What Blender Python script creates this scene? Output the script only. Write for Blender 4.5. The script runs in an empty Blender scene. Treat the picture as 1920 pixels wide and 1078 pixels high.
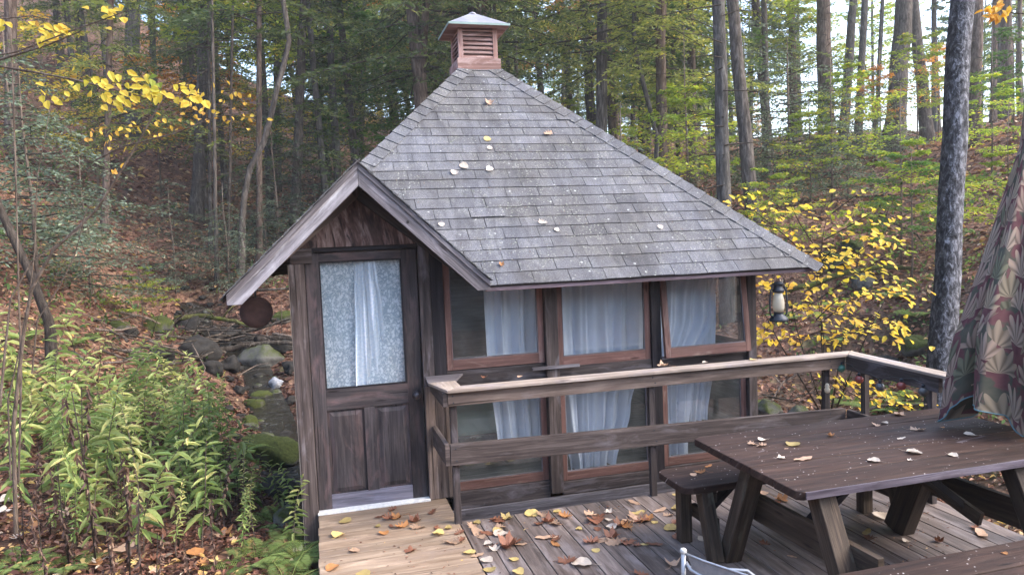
import bpy, math, random
import numpy as np
from mathutils import Vector, Matrix
random.seed(7); rng = np.random.default_rng(7)
S = bpy.context.scene
COL = S.collection
R = math.radians
# ------------------------------------------------------------------ camera
F = 1366.0; PITCH, ROLL, YAW = R(3.9), R(-2.35), R(14.94); EYE = 2.1
_cp, _sp = math.cos(PITCH), math.sin(PITCH)
_fw = np.array([0, _cp, -_sp]); _up = np.array([0, _sp, _cp]); _rt = np.array([1., 0, 0])
_r2 = math.cos(ROLL) * _rt + math.sin(ROLL) * _up
_u2 = -math.sin(ROLL) * _rt + math.cos(ROLL) * _up
_M = np.array([[math.cos(YAW), math.sin(YAW), 0], [-math.sin(YAW), math.cos(YAW), 0], [0, 0, 1]])
RT, UP, FW = _M @ _r2, _M @ _u2, _M @ _fw
CAM = np.array([0, 0, EYE])
cam = bpy.data.objects.new('camera', bpy.data.cameras.new('camera')); COL.objects.link(cam)
cam.data.sensor_width = 36; cam.data.lens = F / 1920 * 36; cam.data.clip_end = 1000; cam.data.clip_start = 0.05
cam.matrix_world = Matrix(((RT[0], UP[0], -FW[0], 0), (RT[1], UP[1], -FW[1], 0), (RT[2], UP[2], -FW[2], EYE), (0, 0, 0, 1)))
S.camera = cam
# ------------------------------------------------------------------ sky, sun, exposure
SUN_EL, SUN_AZ = R(42), R(115)        # azimuth measured from +Y towards +X
w = bpy.data.worlds.new('World'); S.world = w; w.use_nodes = True
nt = w.node_tree; bg = nt.nodes['Background']
sky = nt.nodes.new('ShaderNodeTexSky'); sky.sky_type = 'NISHITA'; sky.sun_disc = False
sky.sun_elevation = SUN_EL; sky.sun_rotation = SUN_AZ; sky.air_density = 1.0; sky.dust_density = 3.0; sky.ozone_density = 1.0
nt.links.new(sky.outputs[0], bg.inputs[0]); bg.inputs[1].default_value = 0.15
sl = bpy.data.lights.new('sun', 'SUN'); sl.energy = .3; sl.angle = R(28); sl.color = (1, .95, .86)
so = bpy.data.objects.new('sun', sl); COL.objects.link(so)
sd = Vector((math.sin(SUN_AZ) * math.cos(SUN_EL), math.cos(SUN_AZ) * math.cos(SUN_EL), math.sin(SUN_EL)))
so.rotation_euler = sd.to_track_quat('Z', 'Y').to_euler()
S.view_settings.view_transform = 'Standard'; S.view_settings.look = 'None'
S.view_settings.exposure = 2.5; S.view_settings.gamma = 1; S.view_settings.use_curve_mapping = False
S.render.engine = 'CYCLES'
S.cycles.max_bounces = 6; S.cycles.transparent_max_bounces = 16

# ------------------------------------------------------------------ pixel helpers (used to measure places in the photo)
def ray(x, y): return FW + RT * (x - 960) / F - UP * (y - 539) / F
def onz(x, y, z): d = ray(x, y); return CAM + d * (z - EYE) / d[2]
def ony(x, y, Y): d = ray(x, y); return CAM + d * Y / d[1]
def at(x, y, D): return CAM + ray(x, y) * D
def V(p): return Vector((float(p[0]), float(p[1]), float(p[2])))

# ------------------------------------------------------------------ naming
def tag(o, label=None, cat=None, group=None, kind=None):
    if label: o['label'] = label
    if cat: o['category'] = cat
    if group: o['group'] = group
    if kind: o['kind'] = kind
    return o
def empty(name, loc, label, cat, group=None, rz=0):
    o = bpy.data.objects.new(name, None); COL.objects.link(o); o.empty_display_size = .1
    o.location = V(loc); o.rotation_euler = (0, 0, rz)
    return tag(o, label, cat, group)
def inv(parent):
    m = Matrix.Translation(parent.location) @ Matrix.Rotation(parent.rotation_euler[2], 4, 'Z')
    return m.inverted()
def attach(o, parent):
    """parent o (built in world space) keeping its place"""
    o.parent = parent
    chain = []; p = parent
    while p: chain.append(p); p = p.parent
    m = Matrix.Identity(4)
    for q in reversed(chain): m = m @ q.matrix_basis
    o.matrix_basis = m.inverted() @ o.matrix_basis
    return o
def link_copy(o, parent=None):
    c = o.copy(); COL.objects.link(c); c.parent = parent; return c
def copy_tree(o, parent=None):
    c = link_copy(o, parent)
    for ch in list(o.children): copy_tree(ch, c)
    return c

# ------------------------------------------------------------------ node helpers
class NT:
    def __init__(s, name, rough=.8, spec=.3):
        s.m = bpy.data.materials.new(name); s.m.use_nodes = True
        s.nt = s.m.node_tree; s.b = s.nt.nodes['Principled BSDF']; s.out = s.nt.nodes['Material Output']
        s.b.inputs['Roughness'].default_value = rough; s.b.inputs['Specular IOR Level'].default_value = spec
    def n(s, t, **kw):
        nd = s.nt.nodes.new('ShaderNode' + t)
        for k, v in kw.items():
            if hasattr(nd, k) and not k[0].isupper(): setattr(nd, k, v)
        return nd
    def l(s, a, b): s.nt.links.new(a, b)
    def uv(s, scale):
        u = s.n('UVMap'); mp = s.n('Mapping'); mp.inputs['Scale'].default_value = scale; s.l(u.outputs[0], mp.inputs[0]); return mp.outputs[0]
    def ob(s, scale=(1, 1, 1)):
        u = s.n('TexCoord'); mp = s.n('Mapping'); mp.inputs['Scale'].default_value = scale; s.l(u.outputs['Object'], mp.inputs[0]); return mp.outputs[0]
    def noise(s, vec, scale=1, detail=4, rough=.55, dist=0):
        t = s.n('TexNoise'); t.inputs['Scale'].default_value = scale; t.inputs['Detail'].default_value = detail
        t.inputs['Roughness'].default_value = rough; t.inputs['Distortion'].default_value = dist; s.l(vec, t.inputs['Vector']); return t.outputs['Fac']
    def ramp(s, fac, stops, interp='LINEAR'):
        r = s.n('ValToRGB'); r.color_ramp.interpolation = interp; e = r.color_ramp.elements
        while len(e) > 1: e.remove(e[0])
        e[0].position = stops[0][0]; c = stops[0][1]; e[0].color = c if len(c) == 4 else (*c, 1)
        for p, c in stops[1:]:
            q = e.new(p); q.color = c if len(c) == 4 else (*c, 1)
        s.l(fac, r.inputs[0]); return r.outputs[0]
    def mix(s, fac, a, b, mode='MIX'):
        m = s.n('Mix'); m.data_type = 'RGBA'; m.blend_type = mode
        for i, v in ((0, fac), (6, a), (7, b)):
            if isinstance(v, (int, float)): m.inputs[i].default_value = v
            elif isinstance(v, tuple): m.inputs[i].default_value = (*v, 1)
            else: s.l(v, m.inputs[i])
        return m.outputs[2]
    def math(s, op, a, b=0.0):
        m = s.n('Math'); m.operation = op
        for i, v in ((0, a), (1, b)):
            if isinstance(v, (int, float)): m.inputs[i].default_value = v
            else: s.l(v, m.inputs[i])
        return m.outputs[0]
    def attr(s, name='rnd'):
        a = s.n('Attribute'); a.attribute_name = name; return a.outputs['Fac']
    def bump(s, h, strength=.4, dist=.01):
        b = s.n('Bump'); b.inputs['Strength'].default_value = strength; b.inputs['Distance'].default_value = dist
        s.l(h, b.inputs['Height']); s.l(b.outputs[0], s.b.inputs['Normal'])
    def col(s, c):
        if isinstance(c, tuple): s.b.inputs['Base Color'].default_value = (*c, 1)
        else: s.l(c, s.b.inputs['Base Color'])
    def translucent(s, color, fac=.35):
        t = s.n('BsdfTranslucent'); mx = s.n('MixShader'); mx.inputs[0].default_value = fac
        if isinstance(color, tuple): t.inputs[0].default_value = (*color, 1)
        else: s.l(color, t.inputs[0])
        s.l(s.b.outputs[0], mx.inputs[1]); s.l(t.outputs[0], mx.inputs[2]); s.l(mx.outputs[0], s.out.inputs[0])

def wood(name, dark, mid, light, rough=.75, across=38, contrast=(.3, .52, .75), stain=None, stainpos=(.5, .7), bump=.35, fleck=None, var=.35, along=1.6):
    t = NT(name, rough)
    g = t.noise(t.uv((along, across, 1)), 1, 7, .65, .6)
    c = t.ramp(g, [(contrast[0], dark), (contrast[1], mid), (contrast[2], light)])
    big = t.noise(t.uv((1.2, 5, 1)), 1, 4, .6, .4)
    c = t.mix(t.ramp(big, [(.3, (0, 0, 0)), (.75, (1, 1, 1))]), t.mix(1, c, (.55, .52, .5), 'MULTIPLY'), c)
    if stain:
        sn = t.noise(t.uv((2.2, 7, 1)), 1, 5, .62, .8)
        c = t.mix(t.ramp(sn, [(stainpos[0], (0, 0, 0)), (stainpos[1], (1, 1, 1))]), c, stain)
    # knots
    kn = t.n('TexVoronoi'); kn.inputs['Scale'].default_value = 1; t.l(t.uv((1.7, 9, 1)), kn.inputs['Vector'])
    c = t.mix(t.ramp(kn.outputs['Distance'], [(.05, (1, 1, 1)), (.1, (0, 0, 0))]), c, t.mix(1, c, (.35, .3, .28), 'MULTIPLY'))
    ck = t.noise(t.uv((1.1, across * 1.7, 1)), 1, 3, .5, .3)
    c = t.mix(t.ramp(ck, [(.30, (1, 1, 1)), (.345, (0, 0, 0))]), c, t.mix(1, c, (.3, .28, .27), 'MULTIPLY'))
    wr = t.noise(t.uv((3.3, 12, 1)), 1, 6, .7, .6)
    c = t.mix(t.ramp(wr, [(.52, (0,) * 3), (.72, (.75,) * 3)]), c, t.mix(1, c, (1.7, 1.72, 1.78), 'MULTIPLY'))
    v = t.ramp(t.attr(), [(0, (1 - var,) * 3), (1, (1 + var * .6,) * 3)])
    c = t.mix(1, c, v, 'MULTIPLY')
    if fleck:
        f = t.n('TexVoronoi'); f.inputs['Scale'].default_value = 1; t.l(t.uv((26, 26, 1)), f.inputs['Vector'])
        m1 = t.ramp(f.outputs['Distance'], [(.07, (1, 1, 1)), (.13, (0, 0, 0))])
        m2 = t.ramp(t.noise(t.uv((5, 5, 1)), 1, 3), [(.42, (0, 0, 0)), (.55, (1, 1, 1))])
        c = t.mix(t.mix(1, m1, m2, 'MULTIPLY'), c, fleck)
    t.col(c)
    fine = t.noise(t.uv((along * 3, across * 3.2, 1)), 1, 5, .7)
    t.bump(t.math('ADD', t.math('ADD', g, t.math('MULTIPLY', fine, .8)), t.ramp(ck, [(.30, (0,) * 3), (.35, (1,) * 3)])), bump * 1.4, .004)
    rr = t.ramp(big, [(.3, (rough - .18,) * 3), (.7, (min(1, rough + .1),) * 3)]); t.l(rr, t.b.inputs['Roughness'])
    return t.m

M = {}
M['dark'] = wood('wood_dark_weathered', (0.0186, 0.0151, 0.0158), (0.0607, 0.0481, 0.0462), (0.1427, 0.1163, 0.1107), .8, stain=(.16, .145, .16), stainpos=(.52, .8))
M['black'] = wood('wood_black_brown', (.008, .007, .009), (.022, .018, .021), (.05, .04, .045), .75)
M['door'] = wood('wood_door', (0.0274, 0.0246, 0.0271), (0.0779, 0.0651, 0.0669), (0.1486, 0.1241, 0.1222), .7, across=30, stain=(.14, .09, .085), stainpos=(.5, .72))
M['doorlow'] = wood('wood_door_bluish', (0.108, 0.104, 0.13), (0.2295, 0.221, 0.2795), (0.405, 0.39, 0.468), .7, across=30, stain=(.16, .1, .09), stainpos=(.6, .75))
M['trimgrey'] = wood('wood_trim_brown', (0.0356, 0.0262, 0.025), (0.1075, 0.083, 0.0759), (0.2313, 0.1889, 0.1743), .8, stain=(.2, .18, .19), stainpos=(.55, .8))
M['red'] = wood('wood_sash_red', (.14, .068, .055), (.225, .12, .10), (.33, .2, .17), .7, across=45, stain=(.34, .25, .21), stainpos=(.58, .78), var=.25)
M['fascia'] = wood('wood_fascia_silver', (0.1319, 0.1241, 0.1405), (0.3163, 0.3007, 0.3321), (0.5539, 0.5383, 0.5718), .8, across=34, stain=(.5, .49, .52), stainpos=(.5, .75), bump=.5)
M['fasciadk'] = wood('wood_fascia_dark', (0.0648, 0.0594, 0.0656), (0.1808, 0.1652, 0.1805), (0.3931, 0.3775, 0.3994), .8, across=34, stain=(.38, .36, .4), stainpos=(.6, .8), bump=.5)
M['fasciabr'] = wood('wood_fascia_brown', (0.065, 0.0455, 0.052), (0.169, 0.1235, 0.143), (0.325, 0.26, 0.286), .8)
M['ply'] = wood('wood_gable_ply', (.03, .018, .017), (.13, .075, .065), (.36, .27, .25), .75, across=9, along=2.2, contrast=(.36, .5, .64), stain=(.018, .012, .013), stainpos=(.56, .68), var=.05)
M['rail'] = wood('wood_rail', (0.0714, 0.0508, 0.0424), (0.1709, 0.128, 0.106), (0.2942, 0.2318, 0.1958), .8, across=26, stain=(.2, .17, .17), stainpos=(.58, .8))
M['cap'] = wood('wood_rail_cap', (0.228, 0.186, 0.156), (0.408, 0.342, 0.288), (0.552, 0.48, 0.42), .85, stain=(.22, .2, .22), stainpos=(.52, .75), var=.2)
M['deck'] = wood('wood_deck', (0.0623, 0.0487, 0.0435), (0.1745, 0.1378, 0.1215), (0.3037, 0.252, 0.2216), .55, across=24, stain=(.25, .215, .21), stainpos=(.5, .75), var=.3)
M['walk'] = wood('wood_walkway', (.19, .13, .085), (.34, .25, .175), (.46, .37, .28), .7, across=22, contrast=(.22, .5, .8), stain=(.24, .18, .14), stainpos=(.5, .75), var=.2)
M['table'] = wood('wood_table', (0.0176, 0.0085, 0.0062), (0.0495, 0.025, 0.0176), (0.099, 0.058, 0.0422), .78, across=22, stain=(.2, .165, .17), stainpos=(.66, .8), fleck=(.55, .5, .47), var=.2)
M['tedge'] = wood('wood_table_edge', (.06, .05, .07), (.15, .13, .165), (.3, .27, .32), .6, across=40, stain=(.05, .035, .04), stainpos=(.5, .7), var=.1)
M['tleg'] = wood('wood_table_leg', (0.02, 0.013, 0.0092), (0.0644, 0.0455, 0.032), (0.143, 0.1066, 0.0778), .7, across=28, stain=(.11, .12, .09), stainpos=(.6, .8), var=.3)
M['cup'] = wood('wood_cupola', (.2, .11, .09), (.34, .2, .17), (.46, .32, .29), .75, across=30, stain=(.48, .36, .34), stainpos=(.5, .75), var=.15)
M['inside'] = wood('wood_interior', (.13, .125, .105), (.24, .23, .2), (.34, .33, .29), .8)
M['siding'] = wood('siding_paint', (.2, .19, .17), (.27, .26, .24), (.34, .33, .3), .8, across=12)

def plain(name, c, rough=.6, metal=0, spec=.4, vary=.25, scale=8, bump=.15):
    t = NT(name, rough, spec); t.b.inputs['Metallic'].default_value = metal
    n = t.noise(t.ob(), scale, 6, .65)
    t.col(t.ramp(n, [(.25, tuple(v * (1 - vary) for v in c)), (.75, tuple(min(1, v * (1 + vary)) for v in c))]))
    if bump: t.bump(n, bump, .01)
    return t.m
M['alu'] = plain('aluminium', (.4, .41, .43), .45, .7, vary=.15)
M['whitestrip'] = plain('threshold_strip', (.7, .7, .68), .5, 0, vary=.25, scale=30)
M['plastic'] = plain('white_plastic', (.5, .5, .48), .4, 0, vary=.05)
M['iron'] = plain('dark_iron', (.035, .04, .05), .5, .6, vary=.4)
M['brass'] = plain('knob_metal', (.11, .1, .11), .35, .8)
M['rust'] = plain('rusty_iron', (.055, .03, .028), .85, .2, vary=.45, scale=14)
M['webbing'] = plain('chair_fabric', (.2, .18, .17), .8, 0, vary=.2, scale=40)
M['blanket'] = plain('green_blanket', (.24, .32, .26), .9, 0, vary=.15, scale=4)
M['cord'] = plain('cord', (.05, .05, .05), .7)
M['copper'] = plain('cupola_roof_metal', (.24, .235, .26), .55, .3, vary=.3, scale=6)
M['verdigris'] = plain('cupola_roof_edge', (.22, .29, .27), .6, .3, vary=.2)

# glass: a real pane, mirror at grazing angles, elsewhere clear under a pale film
t = NT('window_glass'); t.nt.nodes.remove(t.b)
ge = t.n('NewGeometry'); vd = t.n('VectorMath'); vd.operation = 'DOT_PRODUCT'; t.l(ge.outputs['Normal'], vd.inputs[0]); t.l(ge.outputs['Incoming'], vd.inputs[1])
om = t.math('SUBTRACT', 1.0, t.math('ABSOLUTE', vd.outputs['Value'])); frs = t.math('ADD', .08, t.math('MULTIPLY', .92, t.math('POWER', om, 5.0)))
tr = t.n('BsdfTransparent'); tr.inputs[0].default_value = (.93, .95, .96, 1)
gl = t.n('BsdfGlossy'); gl.inputs['Roughness'].default_value = .015
mx = t.n('MixShader'); t.l(frs, mx.inputs[0]); t.l(tr.outputs[0], mx.inputs[1]); t.l(gl.outputs[0], mx.inputs[2])
df = t.n('BsdfDiffuse'); df.inputs[0].default_value = (.5, .52, .5, 1)  # dirt film, made paler as reflected haze put into the pane colour
m2 = t.n('MixShader'); t.l(t.ramp(t.noise(t.ob((1, 1, .6)), 5, 5, .6), [(.35, (.02,) * 3), (.75, (.075,) * 3)]), m2.inputs[0])
t.l(mx.outputs[0], m2.inputs[1]); t.l(df.outputs[0], m2.inputs[2]); t.l(m2.outputs[0], t.out.inputs[0]); M['glass'] = t.m
# lamp glass
t = NT('lamp_glass', .12, .6); t.col((.62, .58, .47)); t.translucent((.7, .66, .55), .4); M['lampglass'] = t.m
for nm, c in (('bulb_green', (.05, .16, .12)), ('bulb_red', (.22, .05, .04)), ('bulb_grey', (.08, .08, .08))):
    t = NT(nm, .2, .5); t.col(c); M[nm] = t.m

# curtains
t = NT('curtain_voile', .9, .1)
f = t.noise(t.uv((14, .6, 1)), 1, 3, .5)
c = t.ramp(f, [(.3, (.78, .83, .95)), (.7, (.93, .95, .99))]); t.col(c); t.translucent(c, .2); M['curtain'] = t.m
def sheer(t, shader, maskcol):
    tp = t.n('BsdfTransparent'); mx = t.n('MixShader'); t.l(maskcol, mx.inputs[0]); t.l(tp.outputs[0], mx.inputs[1]); t.l(shader, mx.inputs[2]); t.l(mx.outputs[0], t.out.inputs[0])
t = NT('lace', .9, .1)
c = (.62, .72, .82)
vo = t.n('TexVoronoi'); vo.inputs['Scale'].default_value = 1; vo.feature = 'F1'
nz = t.n('TexNoise'); nz.inputs['Scale'].default_value = 22; nz.inputs['Detail'].default_value = 2
uvl = t.uv((1, 1, 1)); t.l(uvl, nz.inputs['Vector'])
mpv = t.n('VectorMath'); mpv.operation = 'MULTIPLY_ADD'; t.l(nz.outputs['Color'], mpv.inputs[0]); mpv.inputs[1].default_value = (1.1, 1.1, 0); t.l(t.uv((30, 30, 1)), mpv.inputs[2])
t.l(mpv.outputs[0], vo.inputs['Vector'])
fl = t.ramp(vo.outputs['Distance'], [(.33, (1, 1, 1)), (.43, (.28, .28, .28))])
vine = t.ramp(t.noise(t.uv((19, 19, 1)), 1, 2, .4, 1.8), [(.45, (0, 0, 0)), (.49, (1, 1, 1)), (.52, (1, 1, 1)), (.56, (0, 0, 0))])
msk = t.mix(1, fl, vine, 'LIGHTEN')
t.col(t.mix(msk, (.42, .55, .66), (.9, .95, .99))); t.translucent((.6, .7, .8), .15)
prev = t.out.inputs[0].links[0].from_socket
sheer(t, prev, t.ramp(msk, [(0, (.72,) * 3), (1, (.97,) * 3)])); M['lace'] = t.m

t = NT('curtain_strip', .9, .1); c = t.ramp(t.noise(t.uv((60, 60, 1)), 1, 3, .6), [(.4, (.72, .82, .95)), (.6, (.93, .96, 1.0))]); t.col(c); sheer(t, t.b.outputs[0], t.ramp(t.noise(t.uv((26, .5, 1)), 1, 2, .5), [(.35, (.35,) * 3), (.6, (.9,) * 3)])); M['strip'] = t.m
# shingles
t = NT('asphalt_shingle', .82, .35)
o = t.ob()
gr = t.noise(o, 160, 4, .8)
c = t.ramp(gr, [(.3, (.037, .036, .036)), (.5, (.088, .085, .087)), (.7, (.205, .2, .2))])
c = t.mix(1, c, t.ramp(t.attr(), [(0, (.8, .8, .82)), (.5, (1, 1, 1)), (1, (1.2, 1.2, 1.22))]), 'MULTIPLY')
big = t.noise(o, 1.3, 4, .6, .5)
c = t.mix(t.ramp(big, [(.40, (0,) * 3), (.62, (.8,) * 3)]), c, t.mix(1, c, (1.3, 1.38, 1.55), 'MULTIPLY'))
c = t.mix(t.ramp(t.noise(t.ob((3.5, .8, .8)), 1.6, 6, .7, .8), [(.44, (0,) * 3), (.62, (.8,) * 3)]), c, t.mix(1, c, (.55, .55, .56), 'MULTIPLY'))
c = t.mix(t.ramp(t.noise(o, 9, 5, .7), [(.5, (0,) * 3), (.68, (.6,) * 3)]), c, t.mix(1, c, (1.45, 1.45, 1.3), 'MULTIPLY'))
li = t.n('TexVoronoi'); li.inputs['Scale'].default_value = 38; t.l(t.ob(), li.inputs['Vector'])
lm = t.ramp(li.outputs['Distance'], [(.2, (1,) * 3), (.36, (0,) * 3)])
ld = t.ramp(t.noise(o, 2.4, 5, .65), [(.42, (0,) * 3), (.58, (.9,) * 3)])
lf = t.ramp(t.noise(o, 70, 4, .7), [(.45, (0,) * 3), (.6, (1,) * 3)])
lm = t.mix(1, t.mix(1, lm, ld, 'MULTIPLY'), lf, 'MULTIPLY')
c = t.mix(lm, c, (.31, .32, .26))
li2 = t.n('TexVoronoi'); li2.inputs['Scale'].default_value = 9; t.l(t.ob(), li2.inputs['Vector'])
c = t.mix(t.mix(1, t.ramp(li2.outputs['Distance'], [(.07, (.85,) * 3), (.12, (0,) * 3)]), lf, 'MULTIPLY'), c, (.52, .54, .5))
mo = t.ramp(t.noise(o, 3.1, 6, .7, .4), [(.66, (0,) * 3), (.74, (.7,) * 3)])
c = t.mix(mo, c, (.08, .1, .035)); t.col(c); t.bump(gr, .5, .006); M['shingle'] = t.m

# bark
def bark(name, dark, mid, light, zs=.22, sc=14, moss=None):
    t = NT(name, .95, .1); o = t.ob((1, 1, zs))
    g = t.noise(o, sc, 6, .7, .5)
    c = t.ramp(g, [(.32, dark), (.5, mid), (.7, light)])
    p = t.noise(t.ob((1, 1, .5)), 2.1, 4, .6)
    c = t.mix(t.ramp(p, [(.4, (0,) * 3), (.7, (.7,) * 3)]), c, t.mix(1, c, (1.5, 1.5, 1.45), 'MULTIPLY'))
    if moss: c = t.mix(t.ramp(t.noise(t.ob(), 2.5, 5, .65), [(.48, (0,) * 3), (.58, (1,) * 3)]), c, moss)
    t.col(c); t.bump(g, .9, .03); return t.m
M['bark'] = bark('bark_hemlock', (.022, .018, .015), (.065, .055, .048), (.15, .13, .115))
M['barkgrey'] = bark('bark_grey', (.022, .02, .018), (.06, .055, .05), (.14, .13, .12))
M['barkred'] = bark('bark_redbrown', (.03, .02, .015), (.09, .065, .052), (.18, .14, .12))
M['twig'] = bark('bark_twig', (.06, .045, .035), (.13, .1, .08), (.22, .18, .15), sc=30)
M['twigdark'] = bark('bark_twig_dark', (.02, .016, .014), (.045, .036, .03), (.1, .085, .07), sc=30)
M['deadlog'] = bark('bark_dead', (.018, .014, .011), (.05, .04, .032), (.14, .12, .1), sc=12)
M['mosslog'] = bark('bark_mossy', (.02, .018, .01), (.06, .06, .02), (.14, .14, .06), sc=12, moss=(.09, .105, .018))
t = NT('bark_birch_patchy', .9, .15)
o = t.ob((1, 1, .5)); g = t.noise(o, 18, 7, .75, .6)
c = t.ramp(g, [(.36, (.008, .007, .007)), (.5, (.04, .038, .038)), (.64, (.13, .125, .125))])
p = t.noise(t.ob((1, 1, .45)), 15, 7, .78, 1.2)
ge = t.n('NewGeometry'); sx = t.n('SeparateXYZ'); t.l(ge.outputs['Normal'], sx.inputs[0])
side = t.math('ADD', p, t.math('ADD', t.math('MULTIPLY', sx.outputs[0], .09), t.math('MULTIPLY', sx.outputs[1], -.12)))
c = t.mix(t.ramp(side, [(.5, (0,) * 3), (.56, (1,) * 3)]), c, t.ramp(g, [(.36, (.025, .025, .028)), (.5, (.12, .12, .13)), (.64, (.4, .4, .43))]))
t.col(c); t.bump(t.math('ADD', g, p), 1.0, .03); M['birch'] = t.m

# foliage: the leaf's own colour from a per-leaf value
def leafmat(name, stops, trans=.4, rough=.6, objvar=.25, tm=1.3, hue=None):
    t = NT(name, rough, .25)
    c = t.ramp(t.attr(), stops)
    mt = t.noise(t.ob(), 38, 4, .65); c = t.mix(t.ramp(mt, [(.5, (0,) * 3), (.66, (.7,) * 3)]), c, t.mix(1, c, (.75, .55, .4), 'MULTIPLY'))
    oi = t.n('ObjectInfo'); v = t.ramp(oi.outputs['Random'], [(0, (1 - objvar,) * 3), (1, (1 + objvar,) * 3)])
    if hue: c = t.mix(t.ramp(oi.outputs['Random'], [(.35, (0,) * 3), (1, (.6,) * 3)]), c, t.mix(1, c, hue, 'MULTIPLY'))
    c = t.mix(1, c, v, 'MULTIPLY'); t.col(c); t.translucent(t.mix(1, c, (tm, tm, tm * .7), 'MULTIPLY'), trans); return t.m
M['hemlock'] = leafmat('hemlock_needles', [(0, (.04, .065, .032)), (.4, (.09, .135, .055)), (.75, (.15, .19, .075)), (1, (.25, .26, .085))], .45, hue=(2.2, 1.7, .8))
M['hemblue'] = leafmat('hemlock_needles_blue', [(0, (.05, .075, .055)), (.5, (.115, .155, .11)), (1, (.2, .24, .16))], .35)
M['ygreen'] = leafmat('yellow_green_leaves', [(0, (.12, .2, .03)), (.5, (.27, .36, .05)), (.85, (.44, .46, .06)), (1, (.6, .44, .06))], .5)
M['green'] = leafmat('green_leaves', [(0, (.04, .11, .02)), (.5, (.09, .18, .04)), (1, (.2, .27, .06))], .45)
M['yellow'] = leafmat('yellow_leaves', [(0, (.18, .24, .04)), (.18, (.45, .42, .06)), (.5, (.68, .52, .08)), (.85, (.66, .4, .07)), (1, (.42, .22, .06))], .45, objvar=.12)
M['orange'] = leafmat('orange_leaves', [(0, (.5, .33, .05)), (.5, (.5, .22, .04)), (1, (.4, .13, .04))], .45)
M['plant'] = leafmat('goldenrod_leaves', [(0, (.08, .14, .06)), (.3, (.2, .29, .1)), (.65, (.42, .48, .19)), (1, (.68, .64, .3))], .4, objvar=.3)
M['fern'] = leafmat('fern_leaves', [(0, (.1, .16, .05)), (.6, (.2, .28, .085)), (1, (.42, .4, .14))], .4)
M['dryleaf'] = leafmat('dry_leaves', [(0, (.05, .03, .028)), (.6, (.12, .075, .06)), (1, (.24, .16, .11))], .2)
M['litter'] = leafmat('leaf_litter', [(0, (.06, .032, .026)), (.35, (.15, .072, .052)), (.65, (.27, .13, .088)), (.85, (.4, .24, .16)), (.95, (.55, .38, .12)), (1, (.6, .5, .4))], .2, objvar=0)
M['herb'] = leafmat('herb_leaves', [(0, (.04, .09, .03)), (.6, (.1, .17, .05)), (1, (.25, .3, .07))], .4)
# single fallen leaves, veined and mottled
def fallen(name, a, b):
    t = NT(name, .55, .35)
    n = t.noise(t.ob(), 60, 5, .6)
    c = t.ramp(n, [(.3, a), (.7, b)])
    oi = t.n('ObjectInfo'); c = t.mix(1, c, t.ramp(oi.outputs['Random'], [(0, (.7,) * 3), (1, (1.25,) * 3)]), 'MULTIPLY')
    t.col(c); t.translucent(c, .2); t.bump(n, .3, .002); return t.m
M['l_brown'] = fallen('leaf_brown', (.13, .05, .03), (.32, .14, .08))
M['l_tan'] = fallen('leaf_tan', (.34, .2, .12), (.58, .4, .28))
M['l_yellow'] = fallen('leaf_yellow', (.42, .3, .1), (.62, .48, .2))
M['l_pale'] = fallen('leaf_pale', (.5, .42, .34), (.72, .62, .52))
M['l_orange'] = fallen('leaf_orange', (.3, .12, .045), (.48, .24, .09))

# ground
t = NT('forest_floor', .95, .1); o = t.ob()
v1 = t.n('TexVoronoi'); v1.inputs['Scale'].default_value = 11; t.l(o, v1.inputs['Vector'])
sp = t.n('SeparateColor'); t.l(v1.outputs['Color'], sp.inputs[0])
c = t.ramp(sp.outputs[0], [(0, (.04, .022, .018)), (.35, (.095, .048, .036)), (.65, (.18, .09, .064)), (.9, (.29, .17, .12)), (1, (.38, .25, .15))])
v2 = t.n('TexVoronoi'); v2.inputs['Scale'].default_value = 34; t.l(o, v2.inputs['Vector'])
s2 = t.n('SeparateColor'); t.l(v2.outputs['Color'], s2.inputs[0])
c = t.mix(.5, c, t.ramp(s2.outputs[0], [(0, (.03, .018, .014)), (.6, (.14, .07, .045)), (1, (.3, .19, .12))]))
c = t.mix(t.ramp(t.noise(o, .55, 5, .65), [(.44, (0,) * 3), (.66, (.85,) * 3)]), c, (.035, .03, .02))
c = t.mix(t.ramp(t.noise(o, .9, 6, .7), [(.6, (0,) * 3), (.7, (.6,) * 3)]), c, (.06, .085, .03))
t.col(c); t.bump(v1.outputs['Distance'], .8, .05); M['ground'] = t.m
t = NT('stream_water', .06, .5); n = t.noise(t.ob((1, 1, 1)), 7, 5, .6, 1.5)
t.col(t.ramp(n, [(.3, (.008, .007, .005)), (.62, (.025, .021, .014)), (.72, (.16, .17, .18))])); t.bump(n, .8, .06); M['water'] = t.m  # palest tone: white riffle and flow highlights put into the water colour
def rock(name, a, b, moss, lo=.45, hi=.55):
    t = NT(name, .9, .2); o = t.ob(); n = t.noise(o, 6, 7, .7)
    c = t.ramp(n, [(.3, a), (.7, b)])
    if moss:
        ge = t.n('NewGeometry'); sz = t.n('SeparateXYZ'); t.l(ge.outputs['Normal'], sz.inputs[0])
        mk = t.math('ADD', t.math('MULTIPLY', sz.outputs[2], .3), t.noise(o, 3, 6, .7))
        c = t.mix(t.ramp(mk, [(lo, (0,) * 3), (hi, (1,) * 3)]), c, t.ramp(t.noise(o, 25, 4), [(.3, (.02, .026, .006)), (.7, (.065, .078, .018))]))
    t.col(c); t.bump(n, .7, .03); return t.m
M['rockmoss'] = rock('rock_mossy', (.035, .034, .03), (.13, .125, .115), True, .42, .55)
M['rockhalf'] = rock('rock_half_mossy', (.045, .045, .04), (.17, .165, .15), True, .6, .8)
M['rockdark'] = rock('rock_dark', (.01, .009, .008), (.04, .037, .033), False)
M['rockpale'] = rock('rock_pale', (.15, .16, .175), (.3, .31, .335), False)

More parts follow.
